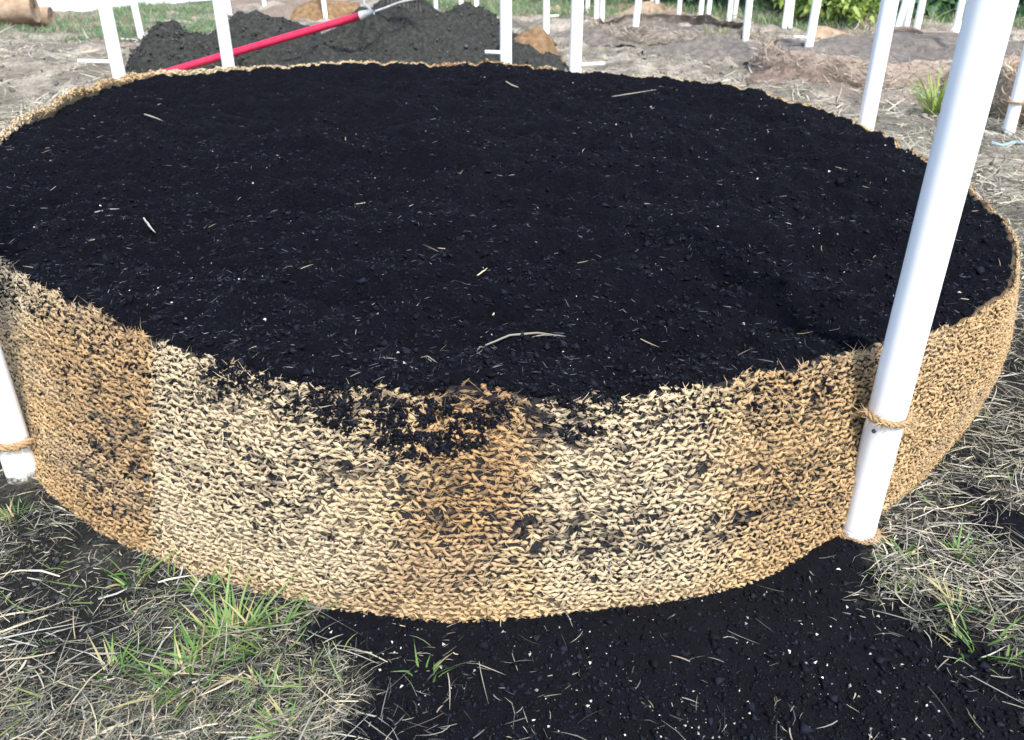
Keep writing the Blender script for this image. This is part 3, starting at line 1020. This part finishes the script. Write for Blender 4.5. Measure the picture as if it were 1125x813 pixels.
# ------------------------------------------------------------------ other coir beds and sheets
def ring_bed(cx_, cy_, rx, ry, h, label, mt, seed, sag=.3, fill=.75, fillmat=None, name='coir_bed', fillcol=None):
    root = thing(name, label, 'raised bed', (cx_, cy_, 0), 'low coir beds in the field')
    n = 160; nvv = 12
    a = np.linspace(0, 2 * math.pi, n, endpoint=False)
    vv_ = np.linspace(0, 1, nvv)
    A_, V_ = np.meshgrid(a, vv_, indexing='ij')
    hh = h * (1 - sag * fbm(np.cos(A_) * 2 + seed, np.sin(A_) * 2 + 9, 3, seed))
    wob = 1 + (fbm(np.cos(A_) * 3 + seed, np.sin(A_) * 3 + V_ * 1.2, 3, seed + 1) - .5) * .14

    def sh(off, flip=False):
        r = wob + .05 * np.sin(V_ * math.pi) - .04 * V_
        return np.stack([(rx * r + off) * np.cos(A_), (ry * r + off) * np.sin(A_), hh * V_ - .03 * (1 - V_)], -1)
    o_ = sh(0); i_ = sh(-.03)[:, ::-1]
    W_ = np.concatenate([o_, i_], 1)
    gz = ground_h(W_[..., 0] + cx_, W_[..., 1] + cy_)
    W_[..., 2] += gz * .5
    obj('coir_wall', mesh_np('coir_wall', W_.reshape(-1, 3), grid_faces(n, nvv * 2, True)[:, ::-1], None, True), mt, root)
    g_ = np.linspace(-1, 1, 70)
    GX_, GY_ = np.meshgrid(g_, g_, indexing='ij')
    aa = GX_ * np.sqrt(1 - GY_ ** 2 / 2); bb = GY_ * np.sqrt(1 - GX_ ** 2 / 2)
    an = np.arctan2(bb, aa) % (2 * math.pi); rr_ = np.hypot(aa, bb)
    wb = 1 + (fbm(np.cos(an) * 3 + seed, np.sin(an) * 3 + .9, 3, seed + 1) - .5) * .14
    x = rx * .93 * rr_ * np.cos(an) * wb; y = ry * .93 * rr_ * np.sin(an) * wb
    hm = h * (1 - sag * fbm(np.cos(an) * 2 + seed, np.sin(an) * 2 + 9, 3, seed))
    z = hm * fill + (fbm(x * 4 + seed, y * 4, 4, seed + 2) - .5) * .09
    obj('soil_fill', mesh_np('soil_fill', np.stack([x, y, z], -1).reshape(-1, 3), grid_faces(70, 70), None, True), fillmat or M_PILE, root)
    # straw and loose fibres matted on the outer face
    m_ = 3200
    ii = rng.integers(0, n, m_); jj = rng.integers(0, nvv, m_)
    P = o_[ii, jj] + rng.normal(0, .02, (m_, 3)) + np.stack([np.cos(a[ii]), np.sin(a[ii]), np.zeros(m_)], -1) * .02
    tg = np.stack([-np.sin(a[ii]), np.cos(a[ii]), rng.normal(0, .5, m_)], -1)
    V2, F2 = ribbons(P, norm(tg * rng.choice([-1, 1], (m_, 1)) + rng.normal(0, .35, (m_, 3))), rng.uniform(.03, .12, m_), .006 * (.5 + rng.random(m_)), rng.normal(0, .3, (m_, 3)), 3)
    cc = np.array([(.42, .36, .29), (.30, .24, .18), (.17, .14, .115), (.50, .46, .39)])[rng.integers(0, 4, m_)]
    obj('matted_fibres', mesh_np('matted_fibres', V2, F2, np.repeat(cc, 8, 0)), M_FIB, root, 'stuff')
    # fibres along the rim
    m_ = 700
    an = rng.random(m_) * 6.283
    ii = (an / (2 * math.pi) * n).astype(int) % n
    P = o_[ii, -1]
    V2, F2 = ribbons(P + rng.normal(0, .01, P.shape), norm(np.c_[rng.normal(0, 1, (m_, 2)), rng.random(m_) * .8]), rng.uniform(.02, .07, m_), np.full(m_, .004), rng.normal(0, .3, (m_, 3)), 3)
    obj('loose_fibres', mesh_np('loose_fibres', V2, F2, np.repeat(np.array([[.5, .42, .3]]) * (.6 + .6 * rng.random((m_, 1))), 8, 0)), M_FIB, root, 'stuff')
    return root


M_GREYSOIL = mat_noise('grey_soil', [(.3, (.11, .10, .09)), (.55, (.21, .19, .17)), (.8, (.33, .30, .26))], 16, .95, .15, 1, .04, 40)
q = px(1010, 98)
ring_bed(q[0] + .25, q[1] + .8, 1.35, .8, .31, 'low pink tan coir bed of grey soil behind the bed at right', M_COIRPINK, 301, .5, .95, M_GREYSOIL)
q = px(745, 52)
ring_bed(q[0] + .05, q[1] + .85, .95, .85, .24, 'slack grey coir ring half filled with grey soil', M_COIRGREY, 311, .75, .45, M_GREYSOIL)
q = px(1125, 150)
ring_bed(q[0] + 1.10, q[1] + .55, 1.0, .8, .34, 'coir bed cut by the right edge behind the nearest pipe', M_COIRFAR, 321, .3, .85, M_GREYSOIL)


def sheet(pts3, label, name='coir_sheet', thick=.02, mt=None, nx=None, cat='coir mat'):
    """a stiff mat bent through a grid of points (rows x columns x 3)"""
    G = np.asarray(pts3, float)
    m_, n_ = G.shape[:2]
    U = np.linspace(0, m_ - 1, 18); W_ = np.linspace(0, n_ - 1, 24)
    T = np.stack([np.stack([np.interp(U, np.arange(m_), G[:, j, i]) for j in range(n_)], -1) for i in range(3)], -1)
    T = np.stack([np.stack([np.interp(W_, np.arange(n_), T[k, :, i]) for k in range(18)], 0) for i in range(3)], -1)
    for _ in range(3):
        T[1:-1] = (T[:-2] + 2 * T[1:-1] + T[2:]) / 4
        T[:, 1:-1] = (T[:, :-2] + 2 * T[:, 1:-1] + T[:, 2:]) / 4
    T = T + (fbm(T[..., 0] * 6, T[..., 2] * 6 + T[..., 1] * 3, 3, 9)[..., None] - .5) * .03
    du = np.gradient(T, axis=0); dv = np.gradient(T, axis=1)
    nn = norm(np.cross(du, dv))
    base = T.reshape(-1, 3).copy(); org = np.array([T[..., 0].mean(), T[..., 1].mean(), 0])
    V = np.vstack([(T - nn * thick / 2).reshape(-1, 3), (T + nn * thick / 2).reshape(-1, 3)]) - org
    f = grid_faces(18, 24); k = 18 * 24
    ring = np.r_[np.arange(24), np.arange(1, 18) * 24 + 23, 17 * 24 + np.arange(22, -1, -1), np.arange(16, 0, -1) * 24]
    r2 = np.roll(ring, -1)
    Fq = np.vstack([f, f[:, ::-1] + k, np.stack([ring, r2, r2 + k, ring + k], -1)])
    o = obj(name, mesh_np(name, V, Fq, None, True), mt or M_COIRFAR)
    o.location = org
    return tag(o, label, cat)


# folded flap at the right end of the big pile
Yf = px(600, 70)[1]
sheet([[pxd(545, 62, Yf - .25), pxd(568, 66, Yf - .35), pxd(595, 68, Yf - .35), pxd(622, 74, Yf - .2)],
       [pxd(550, 50, Yf - .2), pxd(572, 46, Yf - .22), pxd(598, 46, Yf - .2), pxd(612, 56, Yf - .1)],
       [pxd(556, 44, Yf), pxd(578, 33, Yf), pxd(591, 26, Yf), pxd(601, 38, Yf)],
       [pxd(560, 50, Yf + .3), pxd(580, 42, Yf + .3), pxd(595, 36, Yf + .3), pxd(612, 50, Yf + .3)]],
      'brown coir flap folded to a peak beside the largest soil pile', 'coir_flap', mt=M_COIRBROWN)
# sagging loop left of the rake head
Yl = px(330, 22)[1]
sheet([[pxd(318, 24, Yl), pxd(345, 27, Yl), pxd(372, 25, Yl), pxd(398, 22, Yl + .2)],
       [pxd(322, 12, Yl + .1), pxd(342, 8, Yl + .1), pxd(372, 7, Yl + .1), pxd(396, 7, Yl + .2)],
       [pxd(330, 6, Yl + .3), pxd(345, 0, Yl + .3), pxd(372, 1, Yl + .3), pxd(396, 3, Yl + .4)]],
      'sagging brown coir sheet behind the middle soil pile', 'coir_sheet', mt=M_COIRBROWN)
Yk = px(915, 44)[1]
sheet([[pxd(888, 43, Yk), pxd(905, 43, Yk), pxd(930, 44, Yk), pxd(948, 44, Yk)],
       [pxd(889, 31, Yk + .05), pxd(905, 32, Yk + .05), pxd(930, 38, Yk + .05), pxd(948, 41, Yk + .05)],
       [pxd(890, 29, Yk + .2), pxd(906, 30, Yk + .2), pxd(930, 36, Yk + .2), pxd(948, 40, Yk + .2)]],
      'orange brown coir strip below the bright bush', 'coir_strip')


def small_mound(x, y, w, h, label, seed, mt):
    q = px(x, y)
    n = 70; g_ = np.linspace(-1, 1, n)
    U, W_ = np.meshgrid(g_, g_, indexing='ij')
    d = np.hypot(U, W_) + (fbm(U * 2 + seed, W_ * 2, 3, seed) - .5) * .5
    z = h * np.clip(1 - d, 0, 1) ** .9 + (fbm(U * 5, W_ * 5, 4, seed + 1) - .5) * .13 * np.clip(1.3 - d, 0, 1) - np.where(d > .98, .05, 0)
    o = obj('earth_mound', mesh_np('earth_mound', np.stack([U * w, W_ * w * .8, z], -1).reshape(-1, 3), grid_faces(n, n), None, True), mt)
    o.location = (q[0], q[1], 0)
    return tag(o, label, 'mound', 'low mounds in the field')


M_REDEARTH = mat_noise('red_earth', [(.3, (.10, .075, .06)), (.55, (.22, .17, .14)), (.8, (.34, .28, .24))], 14, .95, .1, 1, .03, 40)
small_mound(610, 18, .35, .14, 'small brown mound by the short far pipe', 5, M_COIRFAR)
small_mound(714, 19, .6, .2, 'far brown mound holding a pair of pipes', 6, M_COIRFAR)
small_mound(665, 44, .8, .16, 'grey earth mound left of the slack coir ring', 7, M_GREYSOIL)
small_mound(780, 60, .7, .18, 'strawy clod heap in front of the slack coir ring', 8, M_GREYSOIL)
small_mound(875, 88, .5, .12, 'reddish earth heap at the foot of the low bed pipe', 9, M_REDEARTH)
small_mound(1015, 46, .3, .12, 'pale earth heap by the thin far pipe', 10, M_GREYSOIL)


# rolls of coir at the top left
def roll(pa, pb, rad, label):
    pa = np.asarray(pa); pb = np.asarray(pb)
    ax = norm(pb - pa); L = np.linalg.norm(pb - pa)
    s1 = norm(np.cross(ax, [0, 0, 1.0])); s2 = np.cross(ax, s1)
    turns = 4.5; n = 130
    t = np.linspace(0, 1, n); r = rad * (.25 + .75 * t); a = t * turns * 2 * math.pi
    def ringat(off, l):
        return pa + ax * l + (s1 * np.cos(a)[:, None] + s2 * np.sin(a)[:, None]) * (r + off)[:, None]
    th_ = rad * .7 / turns * .8
    rows_ = [ringat(0, 0), ringat(0, L), ringat(-th_, L), ringat(-th_, 0), ringat(0, 0)]
    V = np.stack(rows_, 1)
    o = obj('coir_roll', mesh_np('coir_roll', V.reshape(-1, 3) - pa, grid_faces(n, 5), None, True), M_COIRFAR)
    o.location = pa
    return tag(o, label, 'coir roll', 'rolls of coir mat')


e1 = pxd(38, 8, 11.1); e2 = pxd(57, 20, 11.55)
roll(np.array([e1[0], 11.1, .28]), np.array([e1[0] - 1.6, 10.9, .20]), .165, 'upper coir roll at the top left corner')
roll(np.array([e2[0], 11.55, .14]), np.array([e2[0] - 1.6, 11.4, .14]), .135, 'lower coir roll in the grass at the top left corner')

# white plastic tunnel at the far left
ta = px(-60, 29); tb = px(235, 0)
ax_ = norm(tb - ta); sd = np.array([-ax_[1], ax_[0], 0])
tun = thing('polytunnel', 'long pale plastic tunnel beyond the grass at the top left', 'polytunnel', ta)
Lt = float(np.linalg.norm(tb - ta)); W2 = 1.6
th = np.linspace(0, math.pi, 24); ll = np.linspace(0, Lt, 60)
TT, LL = np.meshgrid(th, ll, indexing='ij')
rr_ = 1 - .02 * np.sin(LL / 1.2 * math.pi) ** 2
Vt = ax_ * LL[..., None] + sd * (W2 - W2 * np.cos(TT) * rr_)[..., None] + np.array([0, 0, 1.0]) * (np.sin(TT) * 1.9 * rr_)[..., None]
obj('film_cover', mesh_np('film_cover', Vt.reshape(-1, 3), grid_faces(24, 60), None, True), M_FILM, tun)
for k in np.arange(0, Lt, 1.2):
    P = ax_ * k + sd * (W2 - W2 * 1.005 * np.cos(th))[:, None] + np.array([0, 0, 1.0]) * (np.sin(th) * 1.91)[:, None]
    v, f = tube(P, .015, 6); obj('hoop', mesh_np('hoop', v, f, None, True), M_STEEL, tun)

# white bag
q = px(1062, 56)
n = 40; a = np.linspace(0, 2 * math.pi, n, endpoint=False); vv_ = np.linspace(0, 1, 16)
A_, V_ = np.meshgrid(a, vv_, indexing='ij')
rb = np.sqrt(np.clip(1 - V_ ** 1.6, 0, 1)) * (.85 + .5 * (fbm(np.cos(A_) * 2 + 5, np.sin(A_) * 2 + V_ * 3, 3, 77) - .5))
Vb = np.stack([.26 * rb * np.cos(A_), .2 * rb * np.sin(A_), .26 * V_ * (1 + .3 * np.cos(A_ - .3)) + .04 * fbm(A_ * 2, V_ * 6, 3, 78) - .02], -1)
o = obj('white_bag', mesh_np('white_bag', Vb.reshape(-1, 3), grid_faces(n, 16, True), None, True), M_BAG)
o.location = (q[0] + .05, q[1] + .2, float(ground_h(q[:1], q[1:2])[0]))
tag(o, 'crumpled white bag at the far right by the pipes', 'bag')

# hose at the right edge
P = np.array([px(x, y) for x, y in ((1088, 160), (1100, 161), (1115, 159), (1130, 158), (1160, 160))])
P[:, 2] = ground_h(P[:, 0], P[:, 1]) + .012
v, f = tube(P, .013, 8)
tag(obj('garden_hose', mesh_np('garden_hose', v, f, None, True), M_HOSE), 'grey blue hose on the ground at the right edge', 'hose')


# ------------------------------------------------------------------ straw, chips and grass on the ground
def outside_bed(x, y, m=.0):
    dx, dy = x - BC[0], y - BC[1]
    return np.hypot(dx, dy) > rbot(np.arctan2(dy, dx)) + m


def ground_points(n, xr, yr, power=2.0, cond=None):
    out = []; tot = 0
    for _ in range(60):
        m_ = n * 2
        # even in view: distance drawn so that near ground gets more
        yv = 1 / (rng.uniform(1 / yr[1], 1 / yr[0], m_)) if power == 2 else rng.uniform(*yr, m_)
        xv = rng.uniform(-1, 1, m_) * (.75 * yv + .35) if xr is None else rng.uniform(*xr, m_)
        k = outside_bed(xv, yv)
        if cond is not None:
            k &= cond(xv, yv)
        out.append(np.stack([xv, yv], -1)[k]); tot += k.sum()
        if tot >= n:
            break
    q = np.vstack(out)[:n]
    return np.c_[q, ground_h(q[:, 0], q[:, 1])]


def not_spill(p_in):
    def f(x, y):
        return ~spill_mask(x, y) | (rng.random(len(x)) < p_in)
    return f


def patchy(x, y):
    return rng.random(len(x)) < .28 + .7 * sstep(.40, .66, fbm(x * 4.2, y * 4.2, 3, 141))


SC = [(.19, .185, .15), (.31, .295, .24), (.085, .09, .078), (.16, .17, .15), (.32, .28, .20), (.05, .056, .05), (.11, .13, .075)]


def straw(name, n, yr, lmin, lmax, w, p_in, cols, lift, label=None, cond2=None, seg=3):
    c0 = not_spill(p_in)
    P = ground_points(n, None, yr, 2, lambda x, y: c0(x, y) & patchy(x, y) & (cond2(x, y) if cond2 else True))
    n = len(P)
    P[:, 2] += rng.uniform(.002, .018, n)
    a = rng.random(n) * 6.283
    D = norm(np.stack([np.cos(a), np.sin(a), rng.normal(.06, lift, n)], -1))
    L = lmin + (lmax - lmin) * rng.random(n) ** 2.2
    bend = rng.normal(0, .3, (n, 3)) * [1, 1, .35] - np.array([0, 0, .06])
    V, Fq = ribbons(P, D, L, w * (.5 + 1.0 * rng.random(n)), bend, seg)
    c = np.array(cols)[rng.integers(0, len(cols), n)] * (.65 + .6 * rng.random((n, 1)))
    o = obj(name, mesh_np(name, V, Fq, np.repeat(c, 2 * seg + 2, 0)), M_STRAW, kind='stuff')
    return tag(o, label, 'straw')


def leftish(x, y):
    return np.ones(len(x), bool)


straw('dry_straw', 19000, (.85, 3.4), .012, .075, .0016, .03, SC, .16, 'grey dry straw strewn over the ground in front of the bed')
def right_side(x, y):
    u, v = proj(np.stack([x, y, np.zeros_like(x)], -1))
    return (u > 930) & (v < 730) & (v > 130)


_patchy = patchy
def patchy(x, y):
    return rng.random(len(x)) < .45 + .5 * sstep(.4, .6, fbm(x * 6, y * 6, 3, 142))
straw('straw_mat', 5200, (1.3, 4.4), .025, .13, .0024, .06, [(.34, .31, .235), (.42, .385, .30), (.24, .225, .18), (.17, .165, .14), (.28, .27, .25)], .14, 'pale matted straw right of the bed and nearest pipe', right_side)
patchy = _patchy
straw('long_straw', 480, (.85, 3.4), .05, .17, .0032, .03, [(.34, .30, .22), (.42, .38, .29), (.27, .25, .21), (.36, .36, .33)], .10, 'long pale straw stalks scattered in front of the bed')
straw('far_straw', 30000, (3.0, 11.0), .03, .16, .006, 1, [(.33, .305, .25), (.42, .39, .32), (.22, .205, .175), (.16, .15, .13), (.20, .22, .13)], .3, 'pale straw litter over the ground behind the bed', seg=2)

def clump(x, y):
    return fbm(x * 2.6, y * 2.6, 3, 161) > .55


straw('straw_clumps', 9000, (4.6, 10.5), .05, .22, .007, 1, [(.36, .345, .29), (.45, .42, .35), (.24, .23, .20), (.34, .30, .22)], .5, 'tangled grey straw clumps on the clods behind the bed', clump)
P = ground_points(7000, None, (4.2, 11.0), 2, lambda x, y: fbm(x * 1.7, y * 1.7, 3, 171) > .45)
sz = np.clip(rng.gamma(1.5, .007, len(P)), .004, .04); P[:, 2] += sz * .3
V, Fq = crumbs(P, sz, .8); k = rng.random((len(P), 1))
o = obj('field_clods', mesh_np('field_clods', V, Fq, np.repeat(np.array([.10, .095, .09]) * (1 - k) + np.array([.22, .20, .185]) * k, 5, 0), True), M_CRUMB, kind='stuff')
tag(o, 'grey brown earth clods over the field behind the bed', 'soil')

# crumbs, grains and straw bits on the spilt soil
P = ground_points(22000, None, (.85, 2.6), 2, lambda x, y: spill_mask(x, y))
sz = np.clip(rng.gamma(1.4, .0014, len(P)), .0009, .012); P[:, 2] += sz * .3
V, Fq = crumbs(P, sz)
sp_o = obj('spilt_soil', mesh_np('spilt_soil', V, Fq, np.repeat(crumb_col(len(P), sz), 5, 0), True), M_CRUMB, kind='stuff')
tag(sp_o, 'dark potting soil spilt on the ground before the bed', 'soil')
P = ground_points(19000, None, (.85, 3.0), 2, lambda x, y: ~spill_mask(x, y))
sz = np.clip(rng.gamma(1.7, .0017, len(P)), .001, .010); P[:, 2] += sz * .3
V, Fq = crumbs(P, sz)
k = rng.random((len(P), 1)) ** 2
o = obj('earth_crumbs', mesh_np('earth_crumbs', V, Fq, np.repeat(np.array([.010, .011, .014]) * (1 - k) + np.array([.07, .073, .075]) * k, 5, 0), True), M_CRUMB, kind='stuff')
tag(o, 'small dark earth crumbs among the straw', 'soil')
P = ground_points(600, None, (.85, 2.4), 2, lambda x, y: spill_mask(x, y) & (rng.random(len(x)) < .15 + sstep(.45, .65, fbm(x * 6, y * 6, 3, 193))))
sz = np.clip(rng.gamma(1.4, .0011, len(P)), .0008, .0038); P[:, 2] += sz * .5
V, Fq = crumbs(P, sz, .8); k = rng.random((len(P), 1))
o = obj('perlite_grains', mesh_np('perlite_grains', V, Fq, np.repeat(np.array([.12, .12, .12]) * (1 - k) + np.array([.62, .60, .55]) * k, 5, 0)), M_CHIP, kind='stuff')
tag(o, 'white perlite grains dotted over the spilt soil', 'perlite')
P = ground_points(260, None, (.85, 2.4), 2, lambda x, y: spill_mask(x, y) & (rng.random(len(x)) < .08 + sstep(.48, .62, fbm(x * 7, y * 7, 3, 191)))); P[:, 2] += .005
V, Fq, c = litter(P, len(P), .005, .034, .0018, [(.08, .08, .078), (.15, .135, .105), (.045, .046, .05), (.24, .21, .16)])
o = obj('straw_bits', mesh_np('straw_bits', V, Fq, c), M_STRAW, kind='stuff')
tag(o, 'short straw bits on the spilt dark soil', 'straw')


def blades(n, h, w, spread, droop, c0, c1_, root_r, yel=.2):
    a = rng.random(n) * 6.283
    rr_ = root_r * np.sqrt(rng.random(n))
    P = np.stack([np.cos(a) * rr_, np.sin(a) * rr_, np.full(n, -.004)], -1)
    a2 = a + rng.normal(0, .8, n)
    D = norm(np.stack([np.cos(a2) * spread, np.sin(a2) * spread, np.ones(n)], -1) + rng.normal(0, .15, (n, 3)))
    L = h * (.35 + .75 * rng.random(n))
    bend = np.stack([np.cos(a2) * droop, np.sin(a2) * droop, -droop * .55 * np.ones(n)], -1) * rng.uniform(.2, 1.2, (n, 1))
    side = np.stack([np.cos(a2), np.sin(a2), np.full(n, .2)], -1)
    V, Fq = ribbons(P, D, L, w * (.6 + .7 * rng.random(n)), bend, 5, True, side)
    k = rng.random((n, 1))
    c = np.array(c0) * (1 - k) + np.array(c1_) * k
    y = rng.random((n, 1)) < yel
    c = np.where(y, np.array([.36, .33, .16]), c)
    return V, Fq, np.repeat(c, 12, 0)


GRN = ((.07, .17, .04), (.18, .29, .08))
TUFTS = [
    (255, 700, 55, .13, 'tall green grass tuft against the front foot of the bed'),
    (205, 745, 60, .11, 'yellowing green grass tuft at left below the tall tuft'),
    (147, 640, 24, .08, 'small green tuft beside the bed foot at left'),
    (300, 705, 30, .09, 'low green tuft right of the tall grass'),
    (225, 650, 22, .06, 'short green blades under the bed edge at left'),
    (350, 672, 20, .05, 'sparse green sprig under the bed wall at left'),
    (125, 735, 18, .08, 'yellow grass sprig at the lower left'),
    (288, 760, 26, .07, 'pale yellow green tuft at the bottom left'),
    (310, 798, 22, .07, 'small green tuft at the bottom edge'),
    (15, 570, 26, .06, 'yellow green tuft at the left edge below the pipe'),
    (465, 745, 12, .06, 'lone green sprig on the spilt soil'),
    (1055, 612, 22, .09, 'tall green sprig at right beside the dark patch'),
    (985, 620, 26, .06, 'green tuft right of the nearest pipe foot'),
    (1048, 668, 26, .07, 'green tuft in the straw at lower right'),
    (988, 648, 22, .05, 'low green tuft below the nearest pipe foot'),
    (1078, 712, 30, .08, 'yellowing tuft at the lower right'),
]
for x, y, nb, h, lab in TUFTS:
    q = px(x, y)
    V, Fq, c = blades(int(nb * 1.15), h, .0044, .5, .5, GRN[0], GRN[1], (.045 + .03 * rng.random()) * (.8 if nb > 26 else .4), .25)
    o = obj('grass_tuft', mesh_np('grass_tuft', V, Fq, c), M_GRASS)
    o.location = (q[0], q[1], float(ground_h(q[:1], q[1:2])[0]))
    tag(o, lab, 'grass tuft', 'grass tufts round the bed')
P = ground_points(260, None, (.9, 3.2), 2, lambda x, y: ~spill_mask(x, y) & (fbm(x * 5, y * 5, 3, 181) > .52))
m = len(P)
V, Fq = ribbons(P, norm(np.c_[rng.normal(0, .7, (m, 2)), np.ones(m) * .7]), rng.uniform(.02, .07, m), .0032 * (.6 + .7 * rng.random(m)), rng.normal(0, .35, (m, 3)) * [1, 1, .5], 4)
k = rng.random((m, 1))
o = obj('stray_grass', mesh_np('stray_grass', V, Fq, np.repeat(np.array([.08, .17, .05]) * (1 - k) + np.array([.24, .28, .10]) * k, 10, 0)), M_GRASS, kind='stuff')
tag(o, 'single green blades growing up through the straw', 'grass')
q = px(1027, 124)
V, Fq, c = blades(110, .36, .011, .4, .3, (.16, .30, .05), (.34, .44, .10), .07, .2)
o = obj('grass_tuft', mesh_np('grass_tuft', V, Fq, c), M_GRASS)
o.location = (q[0], q[1], float(ground_h(q[:1], q[1:2])[0])); tag(o, 'bright bushy grass tuft before the low coir bed', 'grass tuft', 'grass tufts round the bed')
q = px(783, 52)
V, Fq, c = blades(40, .16, .010, .5, .3, (.22, .28, .12), (.36, .38, .2), .12, .5)
o = obj('grass_tuft', mesh_np('grass_tuft', V, Fq, c), M_GRASS)
o.location = (q[0], q[1], .12); tag(o, 'dull green tuft on the clod heap', 'grass tuft', 'grass tufts round the bed')


def lawn(name, n, poly, h, w, cols, label, dens=None):
    xs = [p[0] for p in poly]; ys = [p[1] for p in poly]
    P2 = np.array([px(x, y)[:2] for x, y in poly])
    lo, hi = P2.min(0), P2.max(0)
    q = rng.uniform(lo, hi, (n * 6, 2))
    k = inpoly(q[:, 0], q[:, 1], [tuple(p) for p in P2])
    k &= rng.random(len(q)) < .05 + sstep(.42, .62, fbm(q[:, 0] * 2.6, q[:, 1] * 2.6, 4, 151))
    q = q[k][:n]
    P = np.c_[q, ground_h(q[:, 0], q[:, 1])]
    m_ = len(P)
    D = norm(np.c_[rng.normal(0, .4, (m_, 2)), np.ones(m_)])
    V, Fq = ribbons(P, D, h * (.4 + .8 * rng.random(m_)), w * (.6 + .8 * rng.random(m_)), rng.normal(0, .3, (m_, 3)) * [1, 1, .4], 2)
    c = np.array(cols)[rng.integers(0, len(cols), m_)] * (.7 + .5 * rng.random((m_, 1)))
    o = obj(name, mesh_np(name, V, Fq, np.repeat(c, 6, 0)), M_GRASS, kind='stuff')
    tag(o, label, 'grass')


GC = [(.09, .21, .09), (.15, .27, .12), (.12, .24, .13), (.26, .29, .16), (.33, .30, .21)]
lawn('grass', 14000, [(-80, 42), (-60, 34), (60, 20), (200, 6), (245, 0), (240, 40), (150, 42), (120, 48), (40, 50), (0, 50)], .085, .008, GC, 'green grass strip at the top left behind the piles')
lawn('meadow_grass', 16000, [(470, 20), (640, 26), (800, 30), (960, 34), (1150, 34), (1150, 4), (470, 2)], .13, .010, GC + [(.26, .36, .16)], 'green meadow grass below the far trees')


# ------------------------------------------------------------------ trees and shrubs behind
def leaf_tree(name, x, y, rad, h, nleaf, size, cols, label, cat='tree', low=.0, trunk=True, back=0.0):
    q = px(x, y); q[1] += back; q[0] *= (1 + back / max(px(x, y)[1], 1))
    root = thing(name, label, cat, (q[0], q[1], 0), 'trees and bushes along the far edge')
    parts = []
    nb = 9
    tips = []
    if trunk:
        parts.append(tube(np.array([(0, 0, -.1), (.03, 0, h * .25), (-.02, .03, h * .55), (.02, 0, h * .8)]), np.array([.09, .075, .05, .02]) * (h / 3), 8))
    for k in range(nb):
        a = k * 2.4; z0 = h * (.05 + .6 * k / nb); z1 = min(h * .95, z0 + h * (.1 + .2 * rng.random()))
        r = rad * (.55 + .3 * rng.random())
        e = np.array([math.cos(a) * r, math.sin(a) * r, z1])
        tips.append(e)
        parts.append(tube(np.array([(0, 0, z0), e * [.5, .5, 0] + [0, 0, z0 * .4 + z1 * .6], e]), np.array([.035, .022, .008]) * (h / 3), 6))
    v, f = joinm(parts)
    obj('trunk', mesh_np('trunk', v, f, None, True), M_BARK, root)
    nc = 46
    cz = h * (low + (1 - low) * rng.random(nc) ** .9)
    ca = rng.random(nc) * 6.283
    prof_ = np.sqrt(np.clip(1 - ((cz / h - .42) / .62) ** 2, .08, 1))
    cr = rad * prof_ * (.45 + .55 * np.sqrt(rng.random(nc)))
    CC = np.stack([np.cos(ca) * cr, np.sin(ca) * cr, cz], -1)
    i = rng.integers(0, nc, nleaf)
    P = CC[i] + rng.normal(0, 1, (nleaf, 3)) * rad * np.array([.17, .17, .14])
    P[:, 2] = np.abs(P[:, 2]) + .02
    D = norm(rng.normal(0, 1, (nleaf, 3)) + np.array([0, 0, -.25]))
    L = size * (.6 + .8 * rng.random(nleaf))
    V, Fq = ribbons(P, D, L, L * .55, rng.normal(0, .15, (nleaf, 3)) + np.array([0, 0, -.15]), 2, True)
    tone = .65 + .6 * rng.random((nc, 1))
    c = np.array(cols)[rng.integers(0, len(cols), nleaf)] * tone[i] * (.8 + .4 * rng.random((nleaf, 1)))
    obj('crown', mesh_np('crown', V, Fq, np.repeat(c, 6, 0)), M_LEAF, root)
    return root


DK = [(.07, .17, .11), (.09, .20, .12), (.055, .14, .10), (.12, .24, .14)]
MD = [(.09, .20, .08), (.12, .24, .09), (.07, .17, .08)]
BR = [(.26, .36, .08), (.20, .32, .09), (.34, .42, .12)]
leaf_tree('bushy_shrub', 905, 24, .62, 1.1, 3200, .10, BR, 'bright yellow green bush at the top right', 'bush', trunk=False)
specs = [(640, 8, 1.5, 3.4, DK, 'dark green tree beyond the meadow behind the flap pipe', 1.2),
         (700, 6, 1.3, 3.0, MD, 'mid green tree behind the far brown mound', .8),
         (760, 10, 1.4, 3.6, DK, 'dark green tree behind the slack grey ring', .6),
         (840, 12, 1.3, 3.2, DK, 'dark green tree left of the bright bush', .4),
         (955, 22, 1.2, 3.0, DK, 'dark green tree right of the bright bush', .9),
         (1010, 24, 1.1, 2.6, MD, 'lighter green tree behind the crossed pipes', .7),
         (1075, 24, 1.2, 3.2, DK, 'dark green tree behind the white bag', .9),
         (1150, 24, 1.3, 3.2, DK, 'dark green tree at the right edge', .8)]
for x, y, r, h, cl, lab, bk in specs:
    leaf_tree('leafy_tree', x, y, r, h, 3400, .14, cl, lab, 'tree', back=bk)
